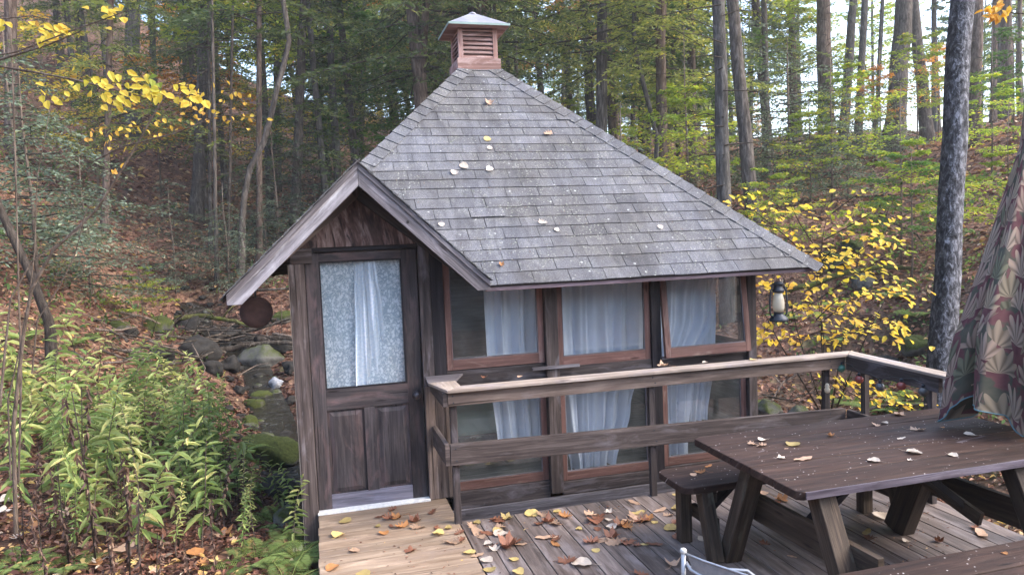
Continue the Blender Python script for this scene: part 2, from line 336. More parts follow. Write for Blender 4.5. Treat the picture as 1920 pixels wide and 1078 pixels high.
# umbrella print
t = NT('umbrella_fabric', .85, .15)
uvn = t.n('UVMap'); sc = t.n('VectorMath'); sc.operation = 'MULTIPLY'; sc.inputs[1].default_value = (6.2, 4.6, 1); t.l(uvn.outputs[0], sc.inputs[0])
vo = t.n('TexVoronoi'); vo.inputs['Scale'].default_value = 1; vo.inputs['Randomness'].default_value = .8; t.l(sc.outputs[0], vo.inputs['Vector'])
sub = t.n('VectorMath'); sub.operation = 'SUBTRACT'; t.l(sc.outputs[0], sub.inputs[0]); t.l(vo.outputs['Position'], sub.inputs[1])
sx = t.n('SeparateXYZ'); t.l(sub.outputs[0], sx.inputs[0])
offy = t.math('ADD', sx.outputs[1], .42)
ang = t.math('ARCTAN2', sx.outputs[0], offy); rad = t.math('SQRT', t.math('ADD', t.math('MULTIPLY', sx.outputs[0], sx.outputs[0]), t.math('MULTIPLY', offy, offy)))
cs = t.n('SeparateColor'); t.l(vo.outputs['Color'], cs.inputs[0])
fr = t.math('COSINE', t.math('MULTIPLY', ang, 13.0))
lim = t.math('ADD', .74, t.math('MULTIPLY', fr, .16))
lobe = t.math('MULTIPLY', t.math('LESS_THAN', t.math('ABSOLUTE', ang), 1.5), 1.0)
inside = t.math('MULTIPLY', t.math('LESS_THAN', rad, lim), lobe)
vein = t.ramp(t.math('ADD', t.math('MULTIPLY', fr, .5), .5), [(.0, (.5, .48, .44)), (.5, (.85, .85, .85)), (1, (1.1, 1.05, .98))])
leafc = t.mix(1, t.ramp(cs.outputs[0], [(0, (.22, .18, .145)), (.3, (.25, .21, .16)), (.34, (.11, .115, .085)), (.55, (.15, .155, .11)), (.6, (.23, .165, .145)), (1, (.29, .24, .2))]), vein, 'MULTIPLY')
basec = t.ramp(t.noise(sc.outputs[0], 1.2, 3), [(.35, (.085, .035, .042)), (.5, (.12, .055, .06)), (.55, (.065, .07, .055)), (.7, (.095, .09, .07))])
t.col(t.mix(inside, basec, leafc)); t.translucent(t.mix(inside, basec, leafc), .12); M['umbrella'] = t.m
M['hem'] = plain('umbrella_binding', (.1, .2, .23), .8)

# ------------------------------------------------------------------ mesh builder
class MB:
    def __init__(s): s.v = []; s.f = []; s.uv = []; s.r = []; s.sm = []
    def face(s, ids, uvs, r, smooth=False): s.f.append(ids); s.uv.append(uvs); s.r.append(r); s.sm.append(smooth)
    def hexa(s, P, L, r=None):
        """P: 8 points (x0y0z0,x1y0z0,x1y1z0,x0y1z0, then z1); L: local coords of the same for uv"""
        r = random.random() if r is None else r
        b = len(s.v); s.v += [tuple(map(float, p)) for p in P]
        L = np.array(L, float); ext = L.max(0) - L.min(0); g = int(np.argmax(ext)); off = random.random() * 50
        for q in ((0, 3, 2, 1), (4, 5, 6, 7), (0, 1, 5, 4), (1, 2, 6, 5), (2, 3, 7, 6), (3, 0, 4, 7)):
            pts = L[list(q)]; e = pts.max(0) - pts.min(0); fl = int(np.argmin(e)); oth = [a for a in range(3) if a not in (g, fl)]
            o2 = oth[0] if oth else 0
            if fl == g: uvs = [(pts[i][(g + 1) % 3] + off, pts[i][(g + 2) % 3] + off) for i in range(4)]
            else: uvs = [(pts[i][g] + off, pts[i][o2] + off * .7 + fl * .37) for i in range(4)]
            s.face([b + i for i in q], uvs, r)
    def box(s, lo, hi, r=None):
        x0, y0, z0 = lo; x1, y1, z1 = hi
        P = [(x0, y0, z0), (x1, y0, z0), (x1, y1, z0), (x0, y1, z0), (x0, y0, z1), (x1, y0, z1), (x1, y1, z1), (x0, y1, z1)]
        s.hexa(P, P, r); return s
    def beam(s, p0, p1, wd, ht, up=(0, 0, 1), r=None):
        """a board from p0 to p1, wd across (perpendicular to up and run), ht along up"""
        p0, p1, up = V(p0), V(p1), V(up); d = (p1 - p0); Ln = d.length; d.normalize()
        sd = d.cross(up).normalized(); u = sd.cross(d).normalized()
        P = []; L = []
        for c in (-.5, .5):
            for a, e in ((0, -.5), (1, -.5), (1, .5), (0, .5)):
                P.append(p0 + d * (Ln * a) + sd * (wd * e) + u * (ht * c)); L.append((Ln * a, wd * e, ht * c))
        s.hexa(P, L, r); return s
    def tube(s, pts, rad, n=8, r=None, cap=True, wob=0):
        r = random.random() if r is None else r
        pts = [V(p) for p in pts]; b = len(s.v); off = random.random() * 9; acc = 0
        ref = Vector((0, 0, 1)) if abs((pts[-1] - pts[0]).normalized().z) < .9 else Vector((1, 0, 0))
        for i, p in enumerate(pts):
            d = (pts[min(i + 1, len(pts) - 1)] - pts[max(i - 1, 0)]).normalized()
            a = d.cross(ref).normalized(); c = d.cross(a)
            for k in range(n):
                th = 2 * math.pi * k / n; rr = rad[i] * (1 + (random.uniform(-wob, wob) if wob else 0))
                s.v.append(tuple(p + a * (rr * math.cos(th)) + c * (rr * math.sin(th))))
        for i in range(len(pts) - 1):
            l = (pts[i + 1] - pts[i]).length
            for k in range(n):
                k2 = (k + 1) % n; per = 2 * math.pi * rad[i]
                s.face([b + i * n + k, b + i * n + k2, b + (i + 1) * n + k2, b + (i + 1) * n + k],
                       [(acc + off, per * k / n), (acc + off, per * (k + 1) / n), (acc + l + off, per * (k + 1) / n), (acc + l + off, per * k / n)], r, True)
            acc += l
        if cap:
            s.face([b + k for k in range(n)][::-1], [(0, 0)] * n, r); e = b + (len(pts) - 1) * n; s.face([e + k for k in range(n)], [(0, 0)] * n, r)
        return s
    def lathe(s, prof, c, n=20, axis='z', r=.5):
        b = len(s.v)
        for (rr, h) in prof:
            for k in range(n):
                th = 2 * math.pi * k / n; x, y = rr * math.cos(th), rr * math.sin(th)
                s.v.append((c[0] + x, c[1] + y, c[2] + h) if axis == 'z' else (c[0] + x, c[1] + h, c[2] + y))
        for i in range(len(prof) - 1):
            for k in range(n):
                k2 = (k + 1) % n; q = [b + i * n + k, b + i * n + k2, b + (i + 1) * n + k2, b + (i + 1) * n + k]
                if axis == 'y': q = q[::-1]
                s.face(q, [(0, 0)] * 4, r, True)
        q = [b + k for k in range(n)]; e = [b + (len(prof) - 1) * n + k for k in range(n)]
        s.face(q[::-1] if axis == 'z' else q, [(0, 0)] * n, r); s.face(e if axis == 'z' else e[::-1], [(0, 0)] * n, r)
        return s
    def prism(s, poly, y0, y1, r=None, holes=None):
        """poly in XZ (counter-clockwise seen from -Y), extruded y0..y1"""
        r = random.random() if r is None else r; n = len(poly); b = len(s.v); off = random.random() * 20
        for y in (y0, y1):
            for (x, z) in poly: s.v.append((x, y, z))
        s.face([b + i for i in range(n)], [(z + off, x + off) for x, z in poly], r)
        s.face([b + n + i for i in range(n)][::-1], [(z + off, x + off) for x, z in poly][::-1], r)
        for i in range(n):
            j = (i + 1) % n; s.face([b + i, b + n + i, b + n + j, b + j], [(0, 0), (0, y1 - y0), (.1, y1 - y0), (.1, 0)], r)
        return s
    def build(s, name, m, parent=None, bevel=0, smooth=None):
        me = bpy.data.meshes.new(name); me.from_pydata(s.v, [], s.f)
        ul = me.uv_layers.new(name='UVMap'); ul.data.foreach_set('uv', np.array([c for fu in s.uv for c in fu], dtype=np.float32).ravel())
        at_ = me.attributes.new('rnd', 'FLOAT', 'FACE'); at_.data.foreach_set('value', np.array(s.r, dtype=np.float32))
        me.polygons.foreach_set('use_smooth', s.sm); me.materials.append(m); me.update()
        o = bpy.data.objects.new(name, me); COL.objects.link(o)
        if bevel:
            bv = o.modifiers.new('bevel', 'BEVEL'); bv.width = bevel; bv.segments = 2; bv.limit_method = 'ANGLE'; bv.angle_limit = R(40)
        if parent: attach(o, parent)
        return o

def np_mesh(name, verts, faces, rnd, m, parent=None, smooth=False, edges=None):
    """verts (n,3), faces (k,c) of equal size"""
    me = bpy.data.meshes.new(name); nv = len(verts); nf, c = faces.shape
    me.vertices.add(nv); me.vertices.foreach_set('co', verts.astype(np.float32).ravel())
    me.loops.add(nf * c); me.loops.foreach_set('vertex_index', faces.astype(np.int32).ravel())
    me.polygons.add(nf); me.polygons.foreach_set('loop_start', np.arange(0, nf * c, c, dtype=np.int32))
    me.polygons.foreach_set('loop_total', np.full(nf, c, dtype=np.int32))
    me.polygons.foreach_set('use_smooth', np.full(nf, smooth))
    a = me.attributes.new('rnd', 'FLOAT', 'FACE'); a.data.foreach_set('value', rnd.astype(np.float32))
    me.update(calc_edges=True); me.validate(); me.materials.append(m)
    o = bpy.data.objects.new(name, me); COL.objects.link(o)
    if parent: attach(o, parent)
    return o

def unit(a): return a / np.maximum(np.linalg.norm(a, axis=-1, keepdims=True), 1e-9)
def leaf_geo(P, Dv, Nv, L, Wd, fold=.12, curl=.12, broad=.42):
    """two quads per leaf meeting along the midrib"""
    n = len(P); Dv = unit(Dv); Sv = unit(np.cross(Dv, Nv)); Nv = np.cross(Sv, Dv); L = np.broadcast_to(L, n)[:, None]; Wd = np.broadcast_to(Wd, n)[:, None]
    tip = P + Dv * L - Nv * L * curl
    a = P + Dv * L * .3; b = P + Dv * L * .68 - Nv * L * curl * .4
    l1 = a + Sv * Wd * broad + Nv * Wd * fold; l2 = b + Sv * Wd * broad * .82 + Nv * Wd * fold
    r1 = a - Sv * Wd * broad + Nv * Wd * fold; r2 = b - Sv * Wd * broad * .82 + Nv * Wd * fold
    v = np.stack([P, l1, l2, tip, r2, r1], 1).reshape(-1, 3)
    i = (np.arange(n) * 6)[:, None]
    f = np.concatenate([i + np.array([[0, 1, 2, 3]]), i + np.array([[0, 3, 4, 5]])], 1).reshape(-1, 4)
    return v, f
def leaves(name, P, Dv, Nv, L, Wd, m, rnd=None, parent=None, **kw):
    P = np.asarray(P, float); n = len(P); v, f = leaf_geo(P, np.asarray(Dv, float), np.asarray(Nv, float), L, Wd, **kw)
    rnd = rng.random(n) if rnd is None else rnd
    return np_mesh(name, v, f, np.repeat(rnd, 2), m, parent)
def diamonds(name, P, Dv, Nv, L, Wd, m, rnd, parent=None):
    n = len(P); Dv = unit(Dv); Sv = unit(np.cross(Dv, Nv)); L = np.broadcast_to(L, n)[:, None]; Wd = np.broadcast_to(Wd, n)[:, None]
    v = np.stack([P, P + Dv * L * .5 + Sv * Wd * .5, P + Dv * L, P + Dv * L * .5 - Sv * Wd * .5], 1).reshape(-1, 3)
    f = (np.arange(n) * 4)[:, None] + np.array([[0, 1, 2, 3]])
    return np_mesh(name, v, f, rnd, m, parent)

# ================================================================== TERRAIN
_cp3 = []
for (x, y, z) in [(0, 1078, .05), (300, 1078, -.1), (585, 1078, -.15), (560, 960, -.35), (150, 960, 0.0), (350, 980, -.15), (80, 850, .15), (250, 850, 0), (400, 880, -.35),
                  (545, 920, -1.15), (520, 830, -1.1), (500, 760, -1.0), (460, 705, -.95), (400, 790, -.5), (330, 740, -.5), (330, 690, -.9),
                  (0, 700, .45), (120, 690, .4), (1460, 760, -.75), (1450, 660, -.6), (1700, 760, -.75), (1650, 640, -.3), (1780, 940, -.6), (1880, 900, -.5), (1850, 1078, -.6)]:
    _cp3.append(onz(x, y, z))
for (x, y, D) in [(540, 660, 17), (450, 640, 17.5), (300, 600, 17.5), (150, 580, 14), (0, 560, 11), (60, 640, 9), (300, 560, 19.5), (100, 530, 14), (480, 560, 20), (540, 600, 19),
                  (500, 470, 25), (400, 400, 31), (560, 360, 40), (280, 300, 34), (100, 350, 23), (0, 300, 20), (0, 450, 14), (200, 450, 22), (300, 190, 50), (0, 90, 42), (600, 260, 58), (450, 150, 70), (200, 0, 70),
                  (800, 300, 50), (900, 230, 75), (1000, 330, 38), (1150, 350, 34), (1300, 380, 26), (1420, 385, 21), (1410, 300, 36), (1250, 250, 62),
                  (1500, 450, 19), (1600, 380, 24), (1600, 290, 36), (1690, 275, 36), (1520, 260, 44), (1780, 262, 38), (1450, 560, 14), (1650, 520, 13.5), (1800, 560, 11), (1780, 400, 19),
                  (1900, 230, 30), (1900, 330, 20), (1900, 480, 12), (1850, 640, 9.5), (1780, 700, 9)]:
    _cp3.append(at(x, y, D))
for p in [(0, -3, 0), (6, -3, 0), (-6, -3, .2), (3, 3, -.6), (1.8, 7.5, -.8), (3, 9, -.8), (1, 11, -.9), (.5, 14, -1.0), (0, 18, -.5), (-8, 2, 1.0), (-14, -4, 3), (14, -4, 1.5), (11, 4, .9), (5.5, 1, -.5),
          (-3, 5, .05), (-5.5, 6, .5), (24, 10, 6), (34, 4, 10), (-22, 4, 7), (5, 14, -.3), (3.5, 22, .3), (6, 18, .2), (-35, 5, 14),
          (30, 60, 8.0), (45, 55, 7.5), (40, 90, 6), (70, 80, 6), (60, 40, 9), (90, 60, 6), (0, 110, 12), (-60, 100, 24), (-80, 60, 28), (20, 130, 10), (120, 20, 12), (-100, 0, 30), (60, 130, 7)]:
    _cp3.append(np.array(p, float))
_cp3 = np.array(_cp3); _CX = _cp3[:, :2]
def _phi(d): return np.sqrt(d * d + .6)
_A = _phi(np.linalg.norm(_CX[:, None] - _CX[None], axis=2)); _n = len(_CX)
_A[np.arange(_n), np.arange(_n)] -= .35
_B = np.zeros((_n + 1, _n + 1)); _B[:_n, :_n] = _A; _B[_n, :_n] = 1; _B[:_n, _n] = 1
_W = np.linalg.solve(_B, np.concatenate([_cp3[:, 2], [0]]))
def _hash2(ix, iy): 
    h = np.sin(ix * 127.1 + iy * 311.7) * 43758.5453; return h - np.floor(h)
def _vn(x, y):
    ix, iy = np.floor(x), np.floor(y); fx, fy = x - ix, y - iy; fx = fx * fx * (3 - 2 * fx); fy = fy * fy * (3 - 2 * fy)
    return (_hash2(ix, iy) * (1 - fx) + _hash2(ix + 1, iy) * fx) * (1 - fy) + (_hash2(ix, iy + 1) * (1 - fx) + _hash2(ix + 1, iy + 1) * fx) * fy
STREAM = np.array([onz(600, 1060, -1.3), onz(548, 930, -1.15), onz(525, 840, -1.05), onz(505, 770, -1.0), onz(470, 712, -.93), onz(400, 672, -.86), onz(360, 664, -.8)])
def stream_dist(x, y):
    best = np.full(np.shape(x), 1e9)
    for a, b in zip(STREAM[:-1, :2], STREAM[1:, :2]):
        d = b - a; t_ = np.clip(((x - a[0]) * d[0] + (y - a[1]) * d[1]) / (d @ d), 0, 1)
        best = np.minimum(best, np.hypot(x - a[0] - t_ * d[0], y - a[1] - t_ * d[1]))
    return best
def H(x, y):
    x = np.atleast_1d(np.asarray(x, float)); y = np.atleast_1d(np.asarray(y, float)); sh = x.shape; q = np.stack([x.ravel(), y.ravel()], 1)
    out = np.empty(len(q))
    for i in range(0, len(q), 20000):
        c = q[i:i + 20000]; out[i:i + 20000] = _phi(np.linalg.norm(c[:, None] - _CX[None], axis=2)) @ _W[:_n] + _W[_n]
    out = out.reshape(sh); r = np.hypot(x, y)
    out += (_vn(x * 1.1, y * 1.1) - .5) * .16 * np.clip(r / 10, .25, 1) + (_vn(x * .35 + 9, y * .35) - .5) * .7 * np.clip((r - 8) / 25, 0, 1)
    ds = stream_dist(x, y); out -= .3 * np.exp(-(ds / .55) ** 2)
    under = np.clip(1 - np.maximum(np.abs(x - 2.2) - 2.25, 0) / .25, 0, 1) * np.clip(1 - np.maximum(np.abs(y - 6.2) - 4.2, 0) / .8, 0, 1)
    out = np.where(under > 0, np.minimum(out, out * (1 - under) - .55 * under), out)
    return out
def hz(x, y): return float(H([x], [y])[0])
def hit(px, py, d0=3.0, d1=90.0):
    """where the line of sight through a point of the photo meets the ground"""
    ds = np.exp(np.linspace(math.log(d0), math.log(d1), 400)); P = CAM + ray(px, py) * ds[:, None]; g = P[:, 2] - H(P[:, 0], P[:, 1])
    k = np.argmax(g < 0) if (g < 0).any() else len(ds) - 1
    return P[k]
# ground sheet: one warped grid, fine near the camera
_na, _nr = 300, 330
_th = np.concatenate([np.linspace(-80, 80, 250), np.linspace(84, 276, 50)]) * math.pi / 180 + math.radians(10)
_rr = np.concatenate([[0.02], np.exp(np.linspace(math.log(.6), math.log(420), _nr - 1))])
_RR, _TH = np.meshgrid(_rr, _th, indexing='ij'); _X = _RR * np.sin(_TH); _Y = _RR * np.cos(_TH)
_Z = H(_X, _Y); vv = np.stack([_X, _Y, _Z], -1).reshape(-1, 3)
ii, jj = np.meshgrid(np.arange(_nr - 1), np.arange(_na), indexing='ij'); j2 = (jj + 1) % _na
ff = np.stack([ii * _na + jj, (ii + 1) * _na + jj, (ii + 1) * _na + j2, ii * _na + j2], -1).reshape(-1, 4)
g = np_mesh('ground', vv, ff, np.zeros(len(ff)), M['ground'], smooth=True); tag(g, kind='structure')
# stream: ribbon that follows its bed
pts = []
for a, b in zip(STREAM[:-1], STREAM[1:]):
    for t_ in np.linspace(0, 1, 14, endpoint=False): pts.append(a * (1 - t_) + b * t_)
pts = np.array(pts); zz = np.array([hz(p[0], p[1]) for p in pts]) + .13; zz = np.convolve(np.pad(zz, 6, 'edge'), np.ones(13) / 13, 'valid')
tg = unit(np.gradient(pts[:, :2], axis=0)); nn = np.stack([-tg[:, 1], tg[:, 0]], 1)
cols = [np.column_stack([pts[:, :2] + nn * k, zz]) for k in np.linspace(-.42, .42, 9)]
vv = np.stack(cols, 1).reshape(-1, 3); m_ = len(pts)
ii, jj = np.meshgrid(np.arange(m_ - 1), np.arange(8), indexing='ij')
ff = np.stack([ii * 9 + jj, (ii + 1) * 9 + jj, (ii + 1) * 9 + jj + 1, ii * 9 + jj + 1], -1).reshape(-1, 4)
tag(np_mesh('stream', vv, ff, np.zeros(len(ff)), M['water'], smooth=True), kind='structure')

# ================================================================== THE HUT
hut = empty('garden_hut', (1.8, 7.85, -.6), 'small weathered wooden hut with steep shingled hip roof, gabled door and curtained windows', 'hut')
WY = 5.85; CXX, CYY, HALF = 1.792, 7.89, 2.442; EZ, TAN = 1.755, .96; TOPZ = 3.9
def roofz(y): return EZ + (y - (CYY - HALF)) * TAN
GX, GHW, GTOP = .325, .94, 2.685          # gable centre, half width, ridge height
GY0 = 5.38
# roof part: sheathing
mb = MB()
tS = (TOPZ - EZ) / TAN; inn = HALF - tS
def rot(p, k):
    x, y, z = p[0] - CXX, p[1] - CYY, p[2]
    for _ in range(k): x, y = -y, x
    return (x + CXX, y + CYY, z)
def slab(mb, top, th, r=.5):
    n = len(top); b = len(mb.v)
    for p in top: mb.v.append(tuple(p))
    for p in top: mb.v.append((p[0], p[1], p[2] - th))
    mb.face([b + i for i in range(n)], [(p[0], p[1]) for p in top], r); mb.face([b + n + i for i in range(n)][::-1], [(p[0], p[1] * 1.4) for p in top][::-1], r)
    for i in range(n):
        j = (i + 1) % n; mb.face([b + i, b + n + i, b + n + j, b + j], [(0, 0), (0, th), (.3, th), (.3, 0)], r)
yr = CYY - HALF + (GTOP - EZ) / TAN       # where the gable ridge meets the roof
slab(mb, [(GX + GHW - .01, CYY - HALF, EZ), (CXX + HALF, CYY - HALF, EZ), (CXX + inn, CYY - inn, TOPZ), (CXX - inn, CYY - inn, TOPZ), (GX, yr, roofz(yr))], .03)
for k in (1, 2, 3):
    slab(mb, [rot(p, k) for p in [(CXX - HALF, CYY - HALF, EZ), (CXX + HALF, CYY - HALF, EZ), (CXX + inn, CYY - inn, TOPZ), (CXX - inn, CYY - inn, TOPZ)]], .03)
roof = mb.build('roof', M['dark'], hut)
# shingles: every tab a wedge lying on the course below
mb = MB(); EXP = .128; SL = math.cos(math.atan(TAN)); SN = math.sin(math.atan(TAN)); nrm0 = Vector((0, -SN, SL)); ncourse = int(tS / SL / EXP) + 1
for side in range(4):
    for c in range(-0, ncourse):
        s0 = c * EXP - .025; s1 = s0 + EXP + .02
        y0, y1 = s0 * SL, s1 * SL
        sag = random.uniform(-.004, .004)
        def xr(yy): return (CXX - HALF + max(yy, -.02), CXX + HALF - max(yy, -.02))
        off = (c % 2) * .15 + random.uniform(-.02, .02) + c * .035; x = CXX - HALF - .4 + off
        while x < CXX + HALF:
            xa, xb = x + .002, x + .298 + random.uniform(-.003, .001); x += .3
            quad = []
            ok = True
            for yy in (y0, y1):
                lo, hi = xr(yy)
                if side == 0:
                    Yw = yy + CYY - HALF
                    if Yw < yr: lo = max(lo, GX + GHW * (1 - max(0, (Yw - (CYY - HALF))) / (yr - (CYY - HALF))) - .02)
                quad.append((max(xa, lo), min(xb, hi)))
            (a0, b0), (a1, b1) = quad
            if b0 - a0 < .015: continue
            if b1 - a1 < .0: a1 = b1 = (a1 + b1) / 2
            base = lambda X_, s_, h: tuple(Vector((X_, CYY - HALF + s_ * SL, EZ + s_ * SN)) + nrm0 * h)
            lift = .011 + random.uniform(0, .003) + (.008 if random.random() < .02 else 0)
            j1 = random.uniform(-.004, .004) + sag
            T = [base(a0, s0 + j1, lift), base(b0, s0 + j1 + random.uniform(-.002, .002), lift), base(b1, s1, .005), base(a1, s1, .005)]
            Bq = [base(a0, s0 + j1, lift - .008), base(b0, s0 + j1, lift - .008)]
            P = [rot(p, side) for p in T + Bq]; b = len(mb.v); mb.v += P; r = random.random()
            if random.random() < .6: r = .5 + (r - .5) * .5
            z2 = [(0, 0)] * 4
            mb.face([b, b + 1, b + 2, b + 3], z2, r); mb.face([b + 4, b + 5, b + 1, b], z2, 0); mb.face([b, b + 3, b + 4], z2[:3], 0); mb.face([b + 1, b + 5, b + 2], z2[:3], 0)
# hip caps: folded tabs over each hip
for side in range(4):
    n_h = int(tS * math.sqrt(2 + TAN * TAN) / .135) + 1
    hd = Vector((-1, 1, TAN)).normalized()
    c0 = Vector((CXX + HALF, CYY - HALF, EZ)); nn1 = Vector((0, -SN, SL)); nn2 = Vector((SN, 0, SL))
    up_ = (nn1 + nn2).normalized(); a1 = hd.cross(nn1).normalized(); a2 = hd.cross(nn2).normalized()
    if a1.x > 0: a1 = -a1
    if a2.y < 0: a2 = -a2
    for c in range(n_h):
        s0 = c * .135 - .03; s1 = s0 + .17; r = random.random()
        if rot((CXX + HALF - s0 * .6, CYY - HALF + s0 * .6, 0), side)[1] < yr - .02 and side == 3: continue
        wd = .125; P = []
        for s_, h in ((s0, .028), (s1, .018)):
            q = c0 + hd * s_; P += [q + a1 * wd + nn1 * (h - .008), q + up_ * (h - .002), q + a2 * wd + nn2 * (h - .008)]
        P += [c0 + hd * s0 + a1 * wd + nn1 * .012, c0 + hd * s0 + up_ * .015, c0 + hd * s0 + a2 * wd + nn2 * .012]
        P = [rot(p, side) for p in P]; b = len(mb.v); mb.v += [tuple(p) for p in P]; z4 = [(0, 0)] * 4
        mb.face([b, b + 1, b + 4, b + 3], z4, r); mb.face([b + 1, b + 2, b + 5, b + 4], z4, r); mb.face([b + 6, b + 7, b + 1, b], z4, 0); mb.face([b + 7, b + 8, b + 2, b + 1], z4, 0)
        mb.face([b + 6, b, b + 3], z4[:3], 0); mb.face([b + 2, b + 8, b + 5], z4[:3], 0)
mb.build('shingles', M['shingle'], roof)
# eave fascias
mb = MB(); fz0, fz1 = 1.695, 1.752
mb.beam((GX + GHW - .02, CYY - HALF + .012, (fz0 + fz1) / 2), (CXX + HALF, CYY - HALF + .012, (fz0 + fz1) / 2 + .003), .022, fz1 - fz0)
mb.build('fascia_board', M['fasciabr'], roof, .003)
mb = MB(); mb.beam((CXX + HALF - .012, CYY - HALF + .03, (fz0 + fz1) / 2), (CXX + HALF - .012, CYY + HALF, (fz0 + fz1) / 2), .022, fz1 - fz0)
mb.build('fascia_board', M['fasciabr'], roof, .003)
mb = MB(); mb.beam((CXX - HALF + .012, CYY - HALF + .2, (fz0 + fz1) / 2), (CXX - HALF + .012, CYY + HALF, (fz0 + fz1) / 2), .022, fz1 - fz0)
mb.build('fascia_board', M['fasciabr'], roof, .003)
# rafters under the eaves
for k in range(8):
    mb = MB(); x = 1.45 + k * .34
    if x > 3.2: break
    mb.beam((x, CYY - HALF + .06, EZ - .085 + .06), (x, CYY - HALF + 1.2, EZ - .085 + 1.2 * TAN), .04, .09, up=(0, 0, 1)); mb.build('rafter', M['dark'], roof)

# porch gable
gab = bpy.data.objects.new('porch_gable', None)
COL.objects.link(gab); gab.location = (GX, 5.6, 2.0); attach(gab, hut)
gz = GTOP - GHW * .955
for sgn in (-1, 1):
    mb = MB(); xe = GX + sgn * GHW
    top = [(xe, GY0 + .0, gz), (GX, GY0, GTOP), (GX, yr + .02, GTOP), (xe, CYY - HALF + .02, gz)]
    if sgn > 0: top = top[::-1]
    slab(mb, top, .022, .4); mb.build('gable_roof_slab', M['dark'], gab)
    # shingle edges over the slab
    mb = MB(); nL = 11
    for c in range(nL):
        t0 = c / nL - .02; t1 = t0 + 1 / nL + .04
        for (ya, yb) in ((GY0 - .03, GY0 + .25), (GY0 + .255, GY0 + .55), (GY0 + .555, GY0 + .85)):
            xx0 = xe - sgn * GHW * t0; z0 = gz + (GTOP - gz) * t0; xx1 = xe - sgn * GHW * t1; z1 = gz + (GTOP - gz) * t1
            lim = CYY - HALF + (yr - CYY + HALF) * max(t0, .04) + .03
            if ya > lim: continue
            yb2 = min(yb, lim + .05); j = random.uniform(-.008, .008) if ya < GY0 else 0
            hh = .02
            P = [(xx0, ya + j, z0 + hh), (xx1, ya + j, z1 + .008), (xx1, yb2, z1 + .008), (xx0, yb2, z0 + hh)]
            if sgn > 0: P = P[::-1]
            slab(mb, P, .009, random.random())
    mb.build('shingles', M['shingle'], gab)
    # barge board: two layers, apex and foot cut plumb and level
    sl = (GTOP - gz) / GHW
    def board(dz0, dz1, y0, y1, m, xfoot=0.0, name='barge_board'):
        mb = MB()
        zt = lambda x: GTOP - abs(x - GX) * sl
        xo = xe + sgn * .0
        zf = gz - .075
        # outline: apex top, foot top, level cut, underside, apex underside
        xin = GX + sgn * (GTOP - dz1 - zf) / sl
        poly = [(GX + sgn * .0012, GTOP - dz0), (xo, zt(xo) - dz0), (xo + sgn * .0, max(zf, zt(xo) - dz1)), (xin, zf), (GX + sgn * .0012, GTOP - dz1)]
        if dz1 < .06: poly = [(GX + sgn * .0012, GTOP - dz0), (xo, zt(xo) - dz0), (xo, zt(xo) - dz1), (GX + sgn * .0012, GTOP - dz1)]
        if sgn > 0: poly = poly[::-1]
        # uv along the board
        n = len(poly); b = len(mb.v); off = random.random() * 10
        for y in (y0, y1):
            for (x, z) in poly: mb.v.append((x, y, z))
        uvf = [(abs(x - GX) * 1.38 + off, (z - zt(x)) * .75 + off) for x, z in poly]
        mb.face([b + i for i in range(n)], uvf, .5); mb.face([b + n + i for i in range(n)][::-1], uvf[::-1], .5)
        for i in range(n):
            j = (i + 1) % n; mb.face([b + i, b + n + i, b + n + j, b + j], [uvf[i], (uvf[i][0], uvf[i][1] + .03), (uvf[j][0], uvf[j][1] + .03), uvf[j]], .5)
        return mb.build(name, m, gab, .002)
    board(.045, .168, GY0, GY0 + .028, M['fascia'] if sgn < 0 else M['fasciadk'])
    board(.002, .05, GY0 - .014, GY0 + .03, M['fasciadk'], name='edge_moulding')
# dark knot on the right barge board
mb = MB(); mb.lathe([(.011, 0), (.011, .002)], (GX + .34, GY0 - .003, GTOP - .34 * .955 - .115), 14, 'y'); mb.build('knot', M['black'], gab)
# inner rafters of the porch and the plywood triangle
mb = MB(); mb.beam((GX - .03, 5.76, GTOP - .2), (-.52, 5.76, 1.815), .035, .1, up=(0, 0, 1)); mb.build('rafter', M['rail'], gab)
mb = MB(); mb.beam((GX + .03, 5.76, GTOP - .2), (1.2, 5.76, 1.8), .035, .1, up=(0, 0, 1)); mb.build('rafter', M['dark'], gab)
mb = MB(); mb.prism([(-.175, 2.084), (.775, 2.084), (.9, 2.13), (GX, GTOP - .06), (-.22, 2.13)], 5.80, 5.815)
for k in range(len(mb.uv)): mb.uv[k] = [(a * 1.6 + .25 * math.sin(b * 9), b * 1.5 + .12 * math.sin(a * 14 + b * 5)) for a, b in mb.uv[k]]
mb.build('gable_panel', M['ply'], gab)

# door with frame
door = bpy.data.objects.new('door', None); COL.objects.link(door); door.location = (.35, WY, 0); attach(door, hut)
DL, DR, DT, DB = -.088, .775, 2.045, .012; GL, GR, GB, GT = .014, .655, .965, 1.975
y0, y1 = WY, WY + .04
def bx(lo, hi, name, m, parent, bev=.003, r=None):
    mb = MB(); mb.box(lo, hi, r); return mb.build(name, m, parent, bev)
bx((DL, y0, DB), (GL, y1, DT), 'stile', M['door'], door); bx((GR + .0, y0, DB), (DR, y1, DT), 'stile', M['door'], door)
bx((GL, y0 + .001, GT), (GR, y1, DT - .001), 'top_rail', M['door'], door); bx((GL, y0 + .001, .80), (GR, y1, GB), 'lock_rail', M['door'], door)
bx((GL, y0 + .001, DB), (GR, y1, .125), 'bottom_rail', M['doorlow'], door); bx((.30, y0 + .001, .125), (.39, y1, .80), 'middle_stile', M['door'], door)
